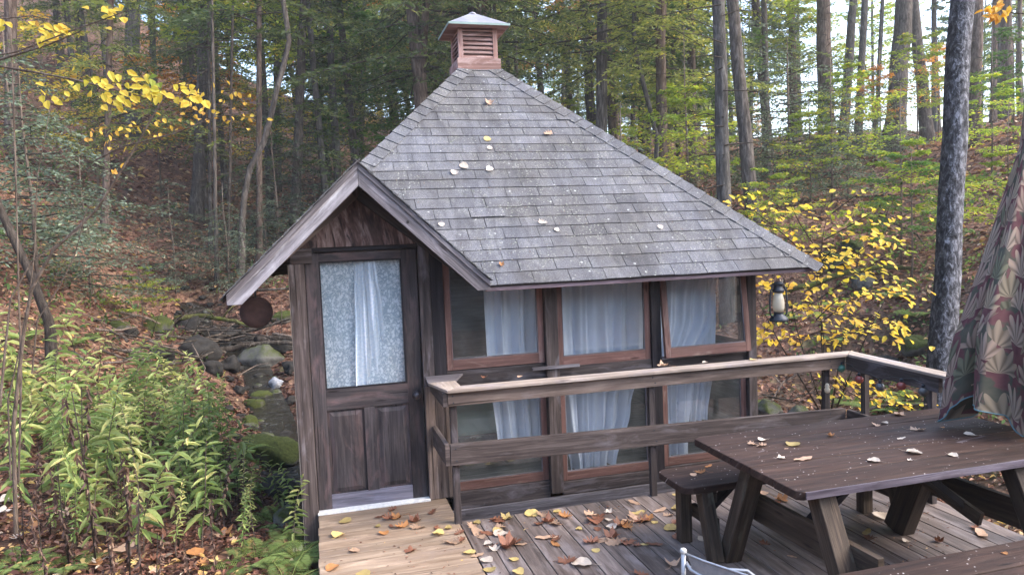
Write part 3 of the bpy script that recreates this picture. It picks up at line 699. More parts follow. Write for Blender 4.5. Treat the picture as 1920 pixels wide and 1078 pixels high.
for (a, b) in ((GL, .30), (.39, GR)):
    mb = MB(); mb.box((a, y0 + .02, .125), (b, y0 + .035, .80)); fp = mb.build('panel', M['door'], door)
    mb = MB(); i0, i1 = .012, .05
    P = [(a + i0, y0 + .022, .125 + i0), (b - i0, y0 + .022, .125 + i0), (b - i0, y0 + .022, .8 - i0), (a + i0, y0 + .022, .8 - i0),
         (a + i1, y0 + .006, .125 + i1), (b - i1, y0 + .006, .125 + i1), (b - i1, y0 + .006, .8 - i1), (a + i1, y0 + .006, .8 - i1)]
    bb = len(mb.v); mb.v += P; o_ = random.random() * 9
    for q in ((4, 5, 6, 7), (0, 1, 5, 4), (1, 2, 6, 5), (2, 3, 7, 6), (3, 0, 4, 7)): mb.face([bb + i for i in q], [(P[i][2] + o_, P[i][0]) for i in q], .6)
    mb.build('raised_field', M['door'], fp)
# glazing bead, glass
mb = MB(); bw = .012
mb.box((GL, y0 + .004, GB), (GL + bw, y0 + .03, GT)); mb.box((GR - bw, y0 + .004, GB), (GR, y0 + .03, GT)); mb.box((GL + bw, y0 + .004, GT - bw), (GR - bw, y0 + .03, GT)); mb.box((GL + bw, y0 + .004, GB), (GR - bw, y0 + .03, GB + bw))
mb.build('glazing_bead', M['black'], door)
bx((GL + .003, y0 + .018, GB + .003), (GR - .003, y0 + .022, GT - .003), 'glass', M['glass'], door, 0)
mb = MB(); mb.lathe([(.033, 0), (.034, .006), (.014, .01), (.012, .035), (.026, .045), (.032, .06), (.028, .075), (.012, .08)][::-1] if 0 else [(.033, 0), (.034, -.006), (.014, -.01), (.012, -.03), (.024, -.04), (.031, -.052), (.028, -.066), (.012, -.072)], (.722, y0, .865), 20, 'y'); mb.build('knob', M['brass'], door)
# door casing
def part(name, m, boxes, parent=hut, bev=.003):
    mb = MB()
    for lo, hi in boxes: mb.box(lo, hi)
    return mb.build(name, m, parent, bev)
part('door_post', M['trimgrey'], [((-.205, 5.80, -.75), (-.092, 5.9, 1.965))])
part('door_post', M['dark'], [((-.19, 5.79, 1.968), (-.03, 5.85, 2.08))])
part('door_post', M['dark'], [((.782, 5.805, -.02), (.872, 5.9, 2.07))])
part('corner_board', M['black'], [((.875, 5.82, -.02), (.978, 5.9, 2.07))])
part('door_head', M['black'], [((-.088, 5.815, 2.05), (.78, 5.9, 2.083))])
part('door_sill', M['whitestrip'], [((-.1, 5.765, 0.002), (.785, 5.85, .016))])
part('edge_strip', M['cap'], [((-.214, 5.805, -.7), (-.207, 5.9, 1.96))])
# lower vertical boards right of the door
for k, (a, b) in enumerate(((.784, .86), (.862, .94), (.942, .995))):
    part('vertical_board', M['rail'] if k != 1 else M['trimgrey'], [((a, 5.785 + .004 * (k % 2), .005), (b, 5.803 + .001 * (k % 2), .93))])
# posts, sills, head
part('window_post', M['trimgrey'], [((1.826, 5.80, -.09), (1.936, 5.9, 1.99))])
part('window_post', M['black'], [((2.808, 5.825, -.25), (2.898, 5.9, 1.99))])
part('corner_post', M['dark'], [((3.752, 5.80, -.75), (3.83, 5.88, 1.99))])
part('corner_post', M['dark'], [((3.833, 5.82, -.75), (3.85, 5.93, 1.99))])
part('window_head', M['black'], [((.98, 5.83, 1.955), (1.824, 5.9, 2.1)), ((1.938, 5.83, 1.955), (2.806, 5.9, 2.1)), ((2.9, 5.83, 1.955), (3.75, 5.9, 2.1))])
part('transom', M['dark'], [((.98, 5.84, .87), (1.824, 5.9, 1.03)), ((1.938, 5.84, .87), (2.806, 5.9, .985)), ((2.9, 5.84, .87), (3.75, 5.9, .985))])
part('window_sill', M['dark'], [((.98, 5.83, -.124), (1.824, 5.92, .018)), ((1.938, 5.83, -.12), (2.806, 5.92, -.012)), ((2.9, 5.83, -.12), (3.75, 5.92, -.0))])
part('skirting', M['fasciadk'], [((.86, 5.795, -.42), (3.75, 5.825, -.122))])
part('skirting', M['dark'], [((-.09, 5.80, -.75), (3.75, 5.82, -.43))])
part('latch_bar', M['fasciadk'], [((1.69, 5.775, .985), (2.11, 5.797, 1.012))])
# windows
def sash(x0, x1, z0, z1, sw=.05, bw=.085, name='window', swing=0.0, tw=.05, y=WY):
    w_ = bpy.data.objects.new(name, None); COL.objects.link(w_); w_.location = ((x0 + x1) / 2, y, z1); attach(w_, hut)
    mb = MB(); yb = y + .04
    mb.box((x0, y, z0), (x0 + sw, yb, z1)); mb.box((x1 - sw, y, z0), (x1, yb, z1)); mb.box((x0 + sw, y + .001, z0), (x1 - sw, yb, z0 + bw)); mb.box((x0 + sw, y + .001, z1 - tw), (x1 - sw, yb, z1))
    f_ = mb.build('frame', M['red'], w_, .003)
    mb = MB(); g = .008; a, b, c, d = x0 + sw, x1 - sw, z0 + bw, z1 - tw
    mb.box((a, y + .006, c), (a + g, y + .02, d)); mb.box((b - g, y + .006, c), (b, y + .02, d)); mb.box((a + g, y + .006, c), (b - g, y + .02, c + g)); mb.box((a + g, y + .006, d - g), (b - g, y + .02, d))
    mb.build('putty', M['fasciadk'], w_)
    mb = MB(); mb.box((a + .001, y + .014, c + .001), (b - .001, y + .018, d - .001)); mb.build('pane', M['glass'], w_)
    if swing:
        w_.rotation_euler = (-math.asin(swing / (z1 - z0)), 0, 0)
        mb = MB(); mb.box((x0 - .005, y - .012, z0 - .022), (x1 + .004, y + .045, z0 - .002)); mb.build('drip_rail', M['fascia'], w_, .003); 
    return w_
sash(.985, 1.822, 1.035, 1.952)
sash(1.94, 2.804, .985, 1.952)
sash(2.902, 3.748, .99, 1.952, swing=.1)
sash(.985, 1.822, .022, .868, bw=.075); sash(1.94, 2.804, -.008, .868, bw=.075); sash(2.902, 3.748, .003, .868, bw=.075)
# other walls, floor, frame inside
part('left_wall', M['dark'], [((-.203, 5.92, -.7), (-.17, 9.85, 2.15))])
part('back_wall', M['inside'], [((-.165, 9.82, -.7), (3.83, 9.86, 2.15))])
part('interior_floor', M['inside'], [((-.165, 5.93, -.05), (3.8, 9.81, -.01))])
part('right_wall', M['inside'], [((3.80, 5.935, -.7), (3.83, 9.81, 1.0)), ((3.80, 5.935, 1.9), (3.83, 9.81, 2.15)), ((3.80, 7.2, 1.003), (3.83, 7.32, 1.897)), ((3.80, 8.6, 1.003), (3.83, 9.81, 1.897)), ((3.8, 5.935, 1.003), (3.83, 6.0, 1.897))])
for (a, b) in ((6.005, 7.195), (7.325, 8.595)):
    mb = MB(); mb.box((3.812, a, 1.0), (3.816, b, 1.9)); mb.build('pane', M['glass'], hut)
    mb = MB(); mb.box((3.80, a, 1.004), (3.84, a + .05, 1.896)); mb.box((3.80, b - .05, 1.004), (3.84, b, 1.896)); mb.box((3.80, a + .05, 1.004), (3.84, b - .05, 1.06)); mb.box((3.8, a + .05, 1.85), (3.84, b - .05, 1.896)); mb.build('side_window_frame', M['red'], hut)
part('front_liner', M['inside'], [((-.165, 5.925, 2.09), (3.79, 5.945, 2.15))])
for y in (7.0, 8.6): part('tie_beam', M['inside'], [((-.16, y, 2.16), (3.82, y + .08, 2.24))])

# cupola
cup = bpy.data.objects.new('cupola', None); COL.objects.link(cup); cup.location = (1.785, CYY, 3.9); attach(cup, hut)
ccx, ccy = 1.785, 7.885; hb, hp = .235, .212
mb = MB()
mb.box((ccx - hb, ccy - hb, 3.62), (ccx + hb, ccy - hb + .022, 4.005)); mb.box((ccx - hb, ccy + hb - .022, 3.62), (ccx + hb, ccy + hb, 4.005))
mb.box((ccx - hb + .001, ccy - hb + .022, 3.62), (ccx - hb + .023, ccy + hb - .022, 4.004)); mb.box((ccx + hb - .023, ccy - hb + .022, 3.62), (ccx + hb - .001, ccy + hb - .022, 4.004))
mb.build('base_board', M['cup'], cup, .003)
for sx_ in (-1, 1):
    for sy_ in (-1, 1):
        mb = MB(); mb.box((min(ccx + sx_ * hp, ccx + sx_ * (hp - .05)), min(ccy + sy_ * hp, ccy + sy_ * (hp - .05)), 3.9), (max(ccx + sx_ * hp, ccx + sx_ * (hp - .05)), max(ccy + sy_ * hp, ccy + sy_ * (hp - .05)), 4.345)); mb.build('corner_board', M['cup'], cup, .002)
for k in range(4):
    mb = MB(); nl = 7
    for i in range(nl):
        z = 4.012 + i * .046
        T = []
        for (yy, zz) in ((-hp + .008, z), (-hp + .004, z + .012), (-hp + .045, z + .052), (-hp + .049, z + .042)): T.append((yy, zz))
        P = []
        for xx in (-hp + .05, hp - .05):
            for (yy, zz) in T: P.append((xx, yy, zz))
        def rk(p):
            x, y = p[0], p[1]
            for _ in range(k): x, y = -y, x
            return (ccx + x, ccy + y, p[2])
        b = len(mb.v); mb.v += [rk(p) for p in P]; r = random.random(); o_ = random.random() * 9
        for q in ((0, 1, 5, 4)[::-1], (1, 2, 6, 5)[::-1], (2, 3, 7, 6)[::-1], (3, 0, 4, 7)[::-1]): mb.face([b + j for j in q], [(P[j][0] + o_, P[j][2] + P[j][1]) for j in q], r)
    mb.build('louvre', M['cup'], cup)
part('louvre_backing', M['black'], [((ccx - hp + .06, ccy - hp + .06, 3.95), (ccx + hp - .06, ccy + hp - .06, 4.34))], cup)
ec = .325; mb = MB(); zc = 4.345
P = [(ccx - ec, ccy - ec, zc), (ccx + ec, ccy - ec, zc), (ccx + ec, ccy + ec, zc), (ccx - ec, ccy + ec, zc), (ccx, ccy, zc + .2)]
P2 = [(ccx - ec, ccy - ec, zc - .02), (ccx + ec, ccy - ec, zc - .02), (ccx + ec, ccy + ec, zc - .02), (ccx - ec, ccy + ec, zc - .02)]
b = 0; mb.v = P
for q in ((0, 1, 4), (1, 2, 4), (2, 3, 4), (3, 0, 4)): mb.face(list(q), [(0, 0)] * 3, .5)
cr = mb.build('cupola_roof', M['copper'], cup)
mb = MB(); mb.box((ccx - ec + .002, ccy - ec + .002, zc - .022), (ccx + ec - .002, ccy + ec - .002, zc - .006)); mb.build('soffit', M['cup'], cup)
mb = MB(); e = ec
mb.box((ccx - e - .004, ccy - e - .006, zc - .02), (ccx + e + .004, ccy - e + .001, zc + .003)); mb.box((ccx - e - .006, ccy - e + .001, zc - .02), (ccx - e + .001, ccy + e, zc + .003)); mb.box((ccx + e - .001, ccy - e + .001, zc - .02), (ccx + e + .006, ccy + e, zc + .003)); mb.build('drip_edge', M['verdigris'], cup)
mb = MB(); mb.lathe([(.05, 0), (.035, .02), (.012, .03)], (ccx, ccy, zc + .175), 12); mb.build('finial', M['copper'], cup)

# ---------------- curtains and bed inside (things of their own)
def curtain(name, label, prof, y, z0, z1, m, folds=9, amp=.028, seed=0, group=None):
    """prof: list of (t from top, x_left, x_right)"""
    rs = random.Random(seed); nu, nv = 90, 40; mb = MB(); ph = [rs.uniform(0, 6) for _ in range(4)]
    for j in range(nv + 1):
        t_ = j / nv
        for a, b in zip(prof[:-1], prof[1:]):
            if a[0] <= t_ <= b[0] + 1e-6:
                k = (t_ - a[0]) / (b[0] - a[0]); k = k * k * (3 - 2 * k); xl = a[1] + (b[1] - a[1]) * k; xr_ = a[2] + (b[2] - a[2]) * k; break
        for i in range(nu + 1):
            u = i / nu; uu = u + .02 * math.sin(u * 17 + ph[0] + t_ * 2)
            yy = y + amp * (.5 + .5 * t_) * (math.sin(uu * folds * 6.28 + ph[1]) + .5 * math.sin(uu * folds * 2.3 * 6.28 + ph[2] + t_)) + .02 * math.sin(u * 3 + t_ * 4 + ph[3])
            mb.v.append((xl + (xr_ - xl) * u, yy, z1 + (z0 - z1) * t_))
    W_ = prof[0][2] - prof[0][1]
    for j in range(nv):
        for i in range(nu):
            q = [j * (nu + 1) + i, (j + 1) * (nu + 1) + i, (j + 1) * (nu + 1) + i + 1, j * (nu + 1) + i + 1]
            mb.face(q, [((qq % (nu + 1)) / nu * W_ * 1.25, -(qq // (nu + 1)) / nv * (z1 - z0)) for qq in q], .5, True)
    return tag(mb.build(name, m), label, 'curtain', group)
curtain('curtain', 'pale blue curtain hanging at the right side of the left window beside the door', [(0, 1.36, 1.86), (.5, 1.36, 1.84), (1, 1.42, 1.86)], 6.06, .25, 2.02, M['curtain'], 3, .05, 1)
curtain('curtain', 'wide pale blue curtain drawn across the middle window and gathered towards the floor', [(0, 1.93, 2.86), (.5, 1.93, 2.82), (.75, 2.0, 2.68), (1, 2.1, 2.52)], 6.08, -.0, 2.02, M['curtain'], 5, .055, 2)
curtain('curtain', 'pale curtain swept to the left of the propped open right window', [(0, 2.93, 3.66), (.35, 2.93, 3.56), (.6, 2.93, 3.30), (1, 2.98, 3.22)], 6.06, .02, 2.02, M['curtain'], 4, .05, 3)
curtain('curtain', 'narrow white curtain hanging low at the far right of the propped window', [(0, 3.36, 3.62), (.5, 3.36, 3.60), (1, 3.32, 3.52)], 6.13, .3, 1.5, M['curtain'], 3, .02, 4)
curtain('lace_curtain', 'floral lace curtain behind the tall glass of the door, gathered in the middle', [(0, -.06, .74), (1, -.06, .74)], 5.915, .92, 2.0, M['lace'], 3, .004, 5)
curtain('curtain', 'bright white gathered strip of curtain in the centre of the door glass', [(0, .29, .45), (.4, .27, .49), (1, .25, .53)], 5.893, .92, 2.0, M['strip'], 3, .010, 6)
bed = empty('bed', (1.1, 6.8, 0), 'low bed with pale green blanket seen through the lower left window', 'bed')
mb = MB(); mb.box((-.1, 6.25, .36), (1.8, 7.35, .58)); mb.build('blanket', M['blanket'], bed, .04)
mb = MB(); mb.box((-.08, 6.27, .18), (1.78, 7.33, .355)); mb.build('base', M['black'], bed, .01)

# ---------------- lantern and disc hung from the eaves
lan = empty('hurricane_lantern', (3.86, 5.5, 1.28), 'old dark hurricane lantern with clouded glass hanging from the right eave corner', 'lantern')
lx, ly, lz = 3.86, 5.5, 1.28
mb = MB(); mb.lathe([(.078, 0), (.08, .012), (.076, .03), (.05, .05), (.04, .062), (.04, .075), (.05, .08)], (lx, ly, lz), 24); mb.build('oil_tank', M['iron'], lan)
mb = MB(); mb.lathe([(.04, .085), (.05, .12), (.05, .17), (.036, .24), (.033, .25)], (lx, ly, lz), 24); mb.build('glass_globe', M['lampglass'], lan)
mb = MB(); mb.lathe([(.045, .25), (.05, .262), (.05, .28), (.038, .285), (.038, .32), (.05, .328), (.03, .345), (.012, .35)], (lx, ly, lz), 24); mb.build('chimney_cap', M['iron'], lan)
for s_ in (-1, 1):
    mb = MB(); mb.tube([(lx + s_ * .05, ly, lz + .04), (lx + s_ * .082, ly, lz + .06), (lx + s_ * .086, ly, lz + .15), (lx + s_ * .078, ly, lz + .26), (lx + s_ * .055, ly, lz + .31), (lx + s_ * .04, ly, lz + .31)], [.008] * 6, 8); mb.build('side_tube', M['iron'], lan)
mb = MB(); mb.tube([(lx - .07, ly, lz + .28), (lx - .05, ly, lz + .38), (lx, ly, lz + .42), (lx + .05, ly, lz + .38), (lx + .07, ly, lz + .28)], [.003] * 5, 6); mb.build('bail_handle', M['iron'], lan)
dsc = empty('hanging_disc', (-.47, 6.0, 1.6), 'round rusty iron disc hanging on a rod under the left eave tip', 'disc')
mb = MB(); mb.lathe([(.02, -.028), (.07, -.024), (.118, -.006), (.125, .006), (.118, .01), (.06, .0), (.01, -.004)][::-1], (-.475, 6.0, 1.6), 30, 'y'); mb.build('disc', M['rust'], dsc)
mb = MB(); mb.tube([(-.475, 6.0, 1.71), (-.47, 6.0, 1.83)], [.009, .009], 8); mb.tube([(-.475, 6.0, 1.83), (-.475, 6.0, 1.93)], [.02, .02], 8); mb.build('hanging_rod', M['iron'], dsc)

# ================================================================== DECK, WALKWAY, RAILING
deck = empty('deck', (2.7, 4, -.1), 'weathered purple brown plank deck strewn with fallen leaves', 'deck')
mb = MB(); x = .925
while x < 4.40:
    mb.box((x, 1.4 + random.uniform(-.03, .03), -.034), (min(x + .134, 4.42), 5.262 + random.uniform(-.006, .006), 0 - random.uniform(0, .002))); x += .140
mb.build('deck_boards', M['deck'], deck, .004)
mb = MB()
for y in (1.6, 2.6, 3.6, 4.6, 5.15): mb.box((.93, y, -.2), (4.40, y + .04, -.036))
mb.build('joists', M['black'], deck)
part('rim_board', M['dark'], [((4.385, 1.45, -.2), (4.418, 5.25, -.037))], deck)
part('rim_board', M['fasciadk'], [((.862, 5.3, -.28), (.918, 5.79, -.004))], deck)
walk = empty('walkway', (.4, 4.5, -.1), 'lighter tan board walkway leading up to the hut door', 'walkway')
mb = MB(); y = 5.795
while y > 1.3:
    mb.box((-.095 + random.uniform(-.006, .004), y - .137, -.034), (.915, y, .003 - random.uniform(0, .002))); y -= .1385
mb.build('walkway_boards', M['walk'], walk, .003)
mb = MB(); mb.box((-.09, 1.4, -.2), (-.05, 5.7, -.037)); mb.box((.86, 1.4, -.2), (.90, 5.2, -.037)); mb.build('joists', M['black'], walk)

rl = empty('deck_railing', (2.6, 5.2, 0), 'brown wooden deck railing with pale flat cap running past the hut windows', 'railing')
RYF, RYB = 5.175, 5.215
for (x0, x1, ya, yb, za) in ((.885, .935, 5.217, 5.262, 0), (2.475, 2.525, 5.217, 5.262, 0), (4.10, 4.15, 5.217, 5.262, 0), (4.315, 4.36, 5.0, 5.05, 0), (4.315, 4.36, 4.32, 4.37, 0)):
    part('railing_post', M['dark'], [((x0, ya, -.28), (x1, yb, .972))], rl)
mb = MB(); mb.beam((.865, (RYF + RYB) / 2, .948), (4.27, (RYF + RYB) / 2, .936), .038, .105); mb.build('top_board', M['rail'], rl, .004)
mb = MB(); mb.beam((.865, (RYF + RYB) / 2, .535), (4.27, (RYF + RYB) / 2, .460), .038, .158); mb.build('middle_board', M['trimgrey'], rl, .004)
mb = MB(); mb.beam((.845, 5.18, .945), (.845, 5.78, .945), .036, .105); mb.build('top_board', M['trimgrey'], rl, .004)
mb = MB(); mb.beam((.845, 5.18, .535), (.845, 5.78, .535), .036, .158); mb.build('middle_board', M['trimgrey'], rl, .004)
mb = MB(); mb.beam((4.292, 5.17, .935), (4.292, 4.22, .92), .038, .125); mb.build('top_board', M['dark'], rl, .004)
mb = MB(); mb.beam((4.292, 5.17, .455), (4.292, 4.22, .44), .038, .15); mb.build('middle_board', M['dark'], rl, .004)
# cap, mitred
def capb(poly, z0, z1, uvax, name='cap_rail', m=M['cap']):
    mb = MB(); n = len(poly); o_ = random.random() * 9
    for z in (z0, z1):
        for p in poly: mb.v.append((p[0], p[1], z + (p[2] if len(p) > 2 else 0)))
    uvf = [(p[uvax] + o_, p[1 - uvax]) for p in poly]
    mb.face(list(range(n))[::-1], uvf[::-1], .5); mb.face([n + i for i in range(n)], uvf, .5)
    for i in range(n):
        j = (i + 1) % n; mb.face([i, j, n + j, n + i], [uvf[i], uvf[j], (uvf[j][0], uvf[j][1] + .02), (uvf[i][0], uvf[i][1] + .02)], .5)
    return mb.build(name, m, rl, .003)
capb([(.86, 5.135, 0), (4.262, 5.135, -.012), (4.40, 5.275, -.012), (.985, 5.275, 0)], 1.0, 1.022, 0)
capb([(4.265, 5.132, -.012), (4.265, 4.15, -.03), (4.40, 4.15, -.03), (4.402, 5.272, -.012)], 1.0, 1.022, 1)
capb([(.857, 5.137, 0), (.982, 5.277, 0), (.982, 5.49, 0), (.77, 5.49, 0)], 1.0, 1.022, 1)
capb([(.77, 5.492, 0), (.982, 5.492, 0), (1.1, 5.78, 0), (.79, 5.78, 0)], 1.001, 1.019, 0, m=M['fasciadk'])

for (x, z) in [(.9, .97), (.905, .92), (2.49, .965), (2.51, .92), (4.12, .955), (4.13, .91), (.905, .58), (.91, .49), (2.49, .545), (2.51, .455), (4.12, .51), (4.13, .42)]:
    mb = MB(); mb.lathe([(.006, 0), (.005, .0015)][::-1], (x, RYF - .001, z), 8, 'y'); mb.build('nail_head', M['iron'], rl)
# globe lights under the right rail
sg = empty('string_lights', (4.26, 4.6, .9), 'string of small dark glass globe lights hung under the corner railing', 'string lights')
gp = [ony(0, 0, 1)] ; gp = []
for (px, py, mm) in ((1577, 690, 'bulb_green'), (1611, 711, 'bulb_red'), (1650, 725, 'bulb_grey'), (1690, 723, 'bulb_red'), (1731, 734, 'bulb_grey')):
    d = ray(px, py); p = CAM + d * (4.235 / d[0]); gp.append(p)
    mb = MB(); mb.lathe([(.005, -.036), (.02, -.031), (.032, -.015), (.036, 0), (.032, .014), (.02, .026), (.01, .03)], p, 18); bl = mb.build('globe', M[mm], sg)
    mb = MB(); mb.lathe([(.013, .03), (.013, .05), (.008, .054)], p, 12); mb.build('socket', M['iron'], bl)
mb = MB(); pts = []
for a, b in zip(gp[:-1], gp[1:]):
    for t_ in (0, .5): q = a * (1 - t_) + b * t_; pts.append((q[0] + .008, q[1], q[2] + .055 + (.02 if t_ else 0)))
pts.append((gp[-1][0] + .008, gp[-1][1], gp[-1][2] + .055)); mb.tube(pts, [.003] * len(pts), 6); mb.build('cable', M['cord'], sg)
ins = empty('glass_insulator', (4.12, 5.19, .8), 'small pale glass ornament wired to the corner railing post', 'ornament')
p = ony(1551, 727, 5.2); mb = MB(); mb.lathe([(.008, -.045), (.02, -.035), (.024, -.01), (.016, .0), (.02, .015), (.012, .035), (.004, .04)], p, 14); mb.build('glass', M['lampglass'], ins)
mb = MB(); mb.tube([(p[0], p[1], p[2] + .035), (p[0] + .005, p[1] + .005, p[2] + .1)], [.002, .002], 5); mb.build('wire', M['iron'], ins)

# ================================================================== PICNIC TABLE, BENCHES
tb = empty('picnic_table', (3.28, 3.7, 0), 'dark brown plank picnic table with fallen leaves on its top', 'table')
TX0, TX1, TY0, TY1, TZ0, TZ1 = 2.305, 4.29, 3.135, 4.245, .702, .75
npk = 5; pw = (TY1 - TY0) / npk
for k in range(npk):
    a = TY0 + k * pw; b = a + pw - .006; mb = MB()
    e0 = TX0 + random.uniform(-.006, .006)
    ch0 = .03 if k == 0 else .008; ch1 = .05 if k == npk - 1 else .008
    poly = [(e0 + ch0, a), (TX1, a), (TX1, b), (e0 + ch1, b), (e0, b - ch1 * .6), (e0, a + ch0 * .8)]
    n = len(poly); o_ = random.random() * 20; r = random.random(); zt = TZ1 - random.uniform(0, .003)
    for z in (TZ0, zt):
        for p in poly: mb.v.append((p[0], p[1], z))
    uvf = [(p[0] + o_, p[1] + o_) for p in poly]
    mb.face(list(range(n))[::-1], uvf[::-1], r); mb.face([n + i for i in range(n)], uvf, r)
    for i in range(n):
        j = (i + 1) % n; mb.face([i, j, n + j, n + i], [uvf[i], uvf[j], (uvf[j][0], uvf[j][1] + .045), (uvf[i][0], uvf[i][1] + .045)], r)
    mb.build('top_plank', M['table'], tb, .005)
mb = MB(); mb.beam((TX0 + .035, TY0 - .004, .7265), (TX1, TY0 - .004, .7265), .007, .042); mb.build('worn_edge', M['tedge'], tb, .002)
def legp(p0, p1, wx, wy, name, parent, m=M['tleg']):
    mb = MB(); mb.beam(p0, p1, wx, wy, up=(0, 1, 0)); return mb.build(name, m, parent, .006)
for xx in (2.46, 3.76):
    legp((xx, 3.76, .700), (xx - .02, 4.03, .002), .11 if xx < 3 else .1, .10 if xx < 3 else .17, 'leg', tb)
    legp((xx + .05, 3.25, .700), (xx + .05, 2.93, .002), .11, .10, 'leg', tb)
    mb = MB(); mb.beam((xx + .095, 4.0, .375), (xx + .13, 2.9, .375), .04, .17); mb.build('cross_beam', M['tleg'], tb, .004)
    mb = MB(); mb.beam((xx + .1, 4.1, .655), (xx + .1, 3.25, .655), .04, .09); mb.build('cleat', M['tleg'], tb, .004)
mb = MB(); mb.beam((2.60, 3.5, .36), (3.0, 3.5, .69), .09, .04); mb.build('brace', M['black'], tb, .003)
mb = MB(); mb.beam((3.72, 3.5, .36), (3.3, 3.5, .69), .09, .04); mb.build('brace', M['black'], tb, .003)
mb = MB(); mb.beam((3.70, 3.86, .47), (3.70, 3.35, .33), .03, .085); mb.build('brace', M['tleg'], tb, .003)

def bench(y0, y1, z, x0, x1, label, nearz=0, planks=1, legs=True, spl=.0):
    b_ = empty('bench', ((x0 + x1) / 2, (y0 + y1) / 2, 0), label, 'bench', 'benches beside the picnic table')
    pw = (y1 - y0) / planks
    for k in range(planks):
        a = y0 + k * pw; c = a + pw - (.008 if planks > 1 else 0); mb = MB(); ch = .06 if planks == 1 else .02
        poly = [(x0 + ch, a), (x1, a), (x1, c), (x0 + ch, c), (x0 + ch * .25, c - ch * .4), (x0, c - ch), (x0, a + ch), (x0 + ch * .25, a + ch * .4)]
        n = len(poly); o_ = random.random() * 20; r = random.random()
        for zz in (z - .045, z):
            for p in poly: mb.v.append((p[0], p[1], zz))
        uvf = [(p[0] + o_, p[1] + o_) for p in poly]; mb.face(list(range(n))[::-1], uvf[::-1], r); mb.face([n + i for i in range(n)], uvf, r)
        for i in range(n):
            j = (i + 1) % n; mb.face([i, j, n + j, n + i], [uvf[i], uvf[j], (uvf[j][0], uvf[j][1] + .045), (uvf[i][0], uvf[i][1] + .045)], r)
        mb.build('seat_plank', M['table'], b_, .006)
    for xx in (x0 + .14, x1 - .36):
        legp((xx, y1 - .13, z - .047), (xx, y1 - .13, .002), .085, .075, 'leg', b_)
        legp((xx + .03, y0 + .06, z - .047), (xx + .03, y0 - .07, .002), .085, .085, 'leg', b_)
        mb = MB(); mb.beam((xx + .09, y0 + .0, .2), (xx + .09, y1 - .1, .2), .03, .09); mb.build('cross_beam', M['tleg'], b_, .003)
        mb = MB(); mb.beam((xx + .09, y0 + .03, z - .09), (xx + .09, y1 - .06, z - .09), .035, .08); mb.build('cleat', M['tleg'], b_, .003)
    mb = MB(); mb.beam((x0 + .25, (y0 + y1) / 2, .2), (x0 + .50, (y0 + y1) / 2, z - .06), .07, .035); mb.build('brace', M['black'], b_, .003)
    return b_
bench(4.09, 4.50, .47, 2.165, 4.12, 'dark bench between the table and the hut railing')
bench(2.42, 2.86, .45, 2.20, 4.25, 'dark two-plank bench nearest the camera, cut off at the bottom right corner', planks=2)

# camp chair whose corner shows at the bottom edge
cc = empty('folding_chair', (2.0, 3.1, 0), 'aluminium folding chair corner with grey fabric at the foot of the near bench', 'chair')
mb = MB(); mb.tube([(1.80, 3.44, .0), (1.795, 3.42, .40)], [.013, .013], 14); mb.build('upright_tube', M['alu'], cc)
mb = MB(); mb.lathe([(.016, 0), (.018, .005), (.018, .016), (.014, .022), (.005, .024)], (1.795, 3.42, .395), 18); mb.build('end_cap', M['plastic'], cc)
mb = MB(); mb.tube([(1.81, 3.42, .34), (1.815, 3.38, .315), (1.84, 3.32, .305), (1.9, 3.22, .305), (2.0, 3.05, .305), (2.18, 2.75, .305), (2.22, 2.7, .33)], [.009] * 7, 10); mb.build('seat_rim', M['alu'], cc)
mb = MB(); mb.tube([(1.80, 3.41, .395), (1.86, 3.33, .38), (1.93, 3.22, .375), (2.02, 3.07, .37), (2.20, 2.76, .37)], [.006] * 5, 8); mb.build('top_tube', M['alu'], cc)
mb = MB(); mb.v = []
A_ = [(1.81, 3.40, .385), (1.86, 3.33, .375), (1.93, 3.22, .37), (2.02, 3.07, .365), (2.20, 2.76, .365)]; B_ = [(1.822, 3.37, .315), (1.85, 3.31, .305), (1.91, 3.21, .305), (2.0, 3.055, .305), (2.18, 2.755, .305)]
for a, b in zip(A_, B_): mb.v += [a, b, (a[0] + .004, a[1] + .002, a[2]), (b[0] + .004, b[1] + .002, b[2])]
for i in range(4):
    j = i * 4; mb.face([j, j + 1, j + 5, j + 4], [(i * .1, 0)] * 4, .5, True); mb.face([j + 2, j + 6, j + 7, j + 3], [(i * .1, 0)] * 4, .5, True)
mb.build('fabric_panel', M['webbing'], cc)
mb = MB(); mb.tube([(2.22, 2.7, .33), (2.24, 2.7, .0)], [.014, .014], 10); mb.tube([(2.45, 3.0, 0), (2.1, 3.3, .30), (1.82, 3.42, .31)], [.011] * 3, 10); mb.build('rear_leg', M['alu'], cc)

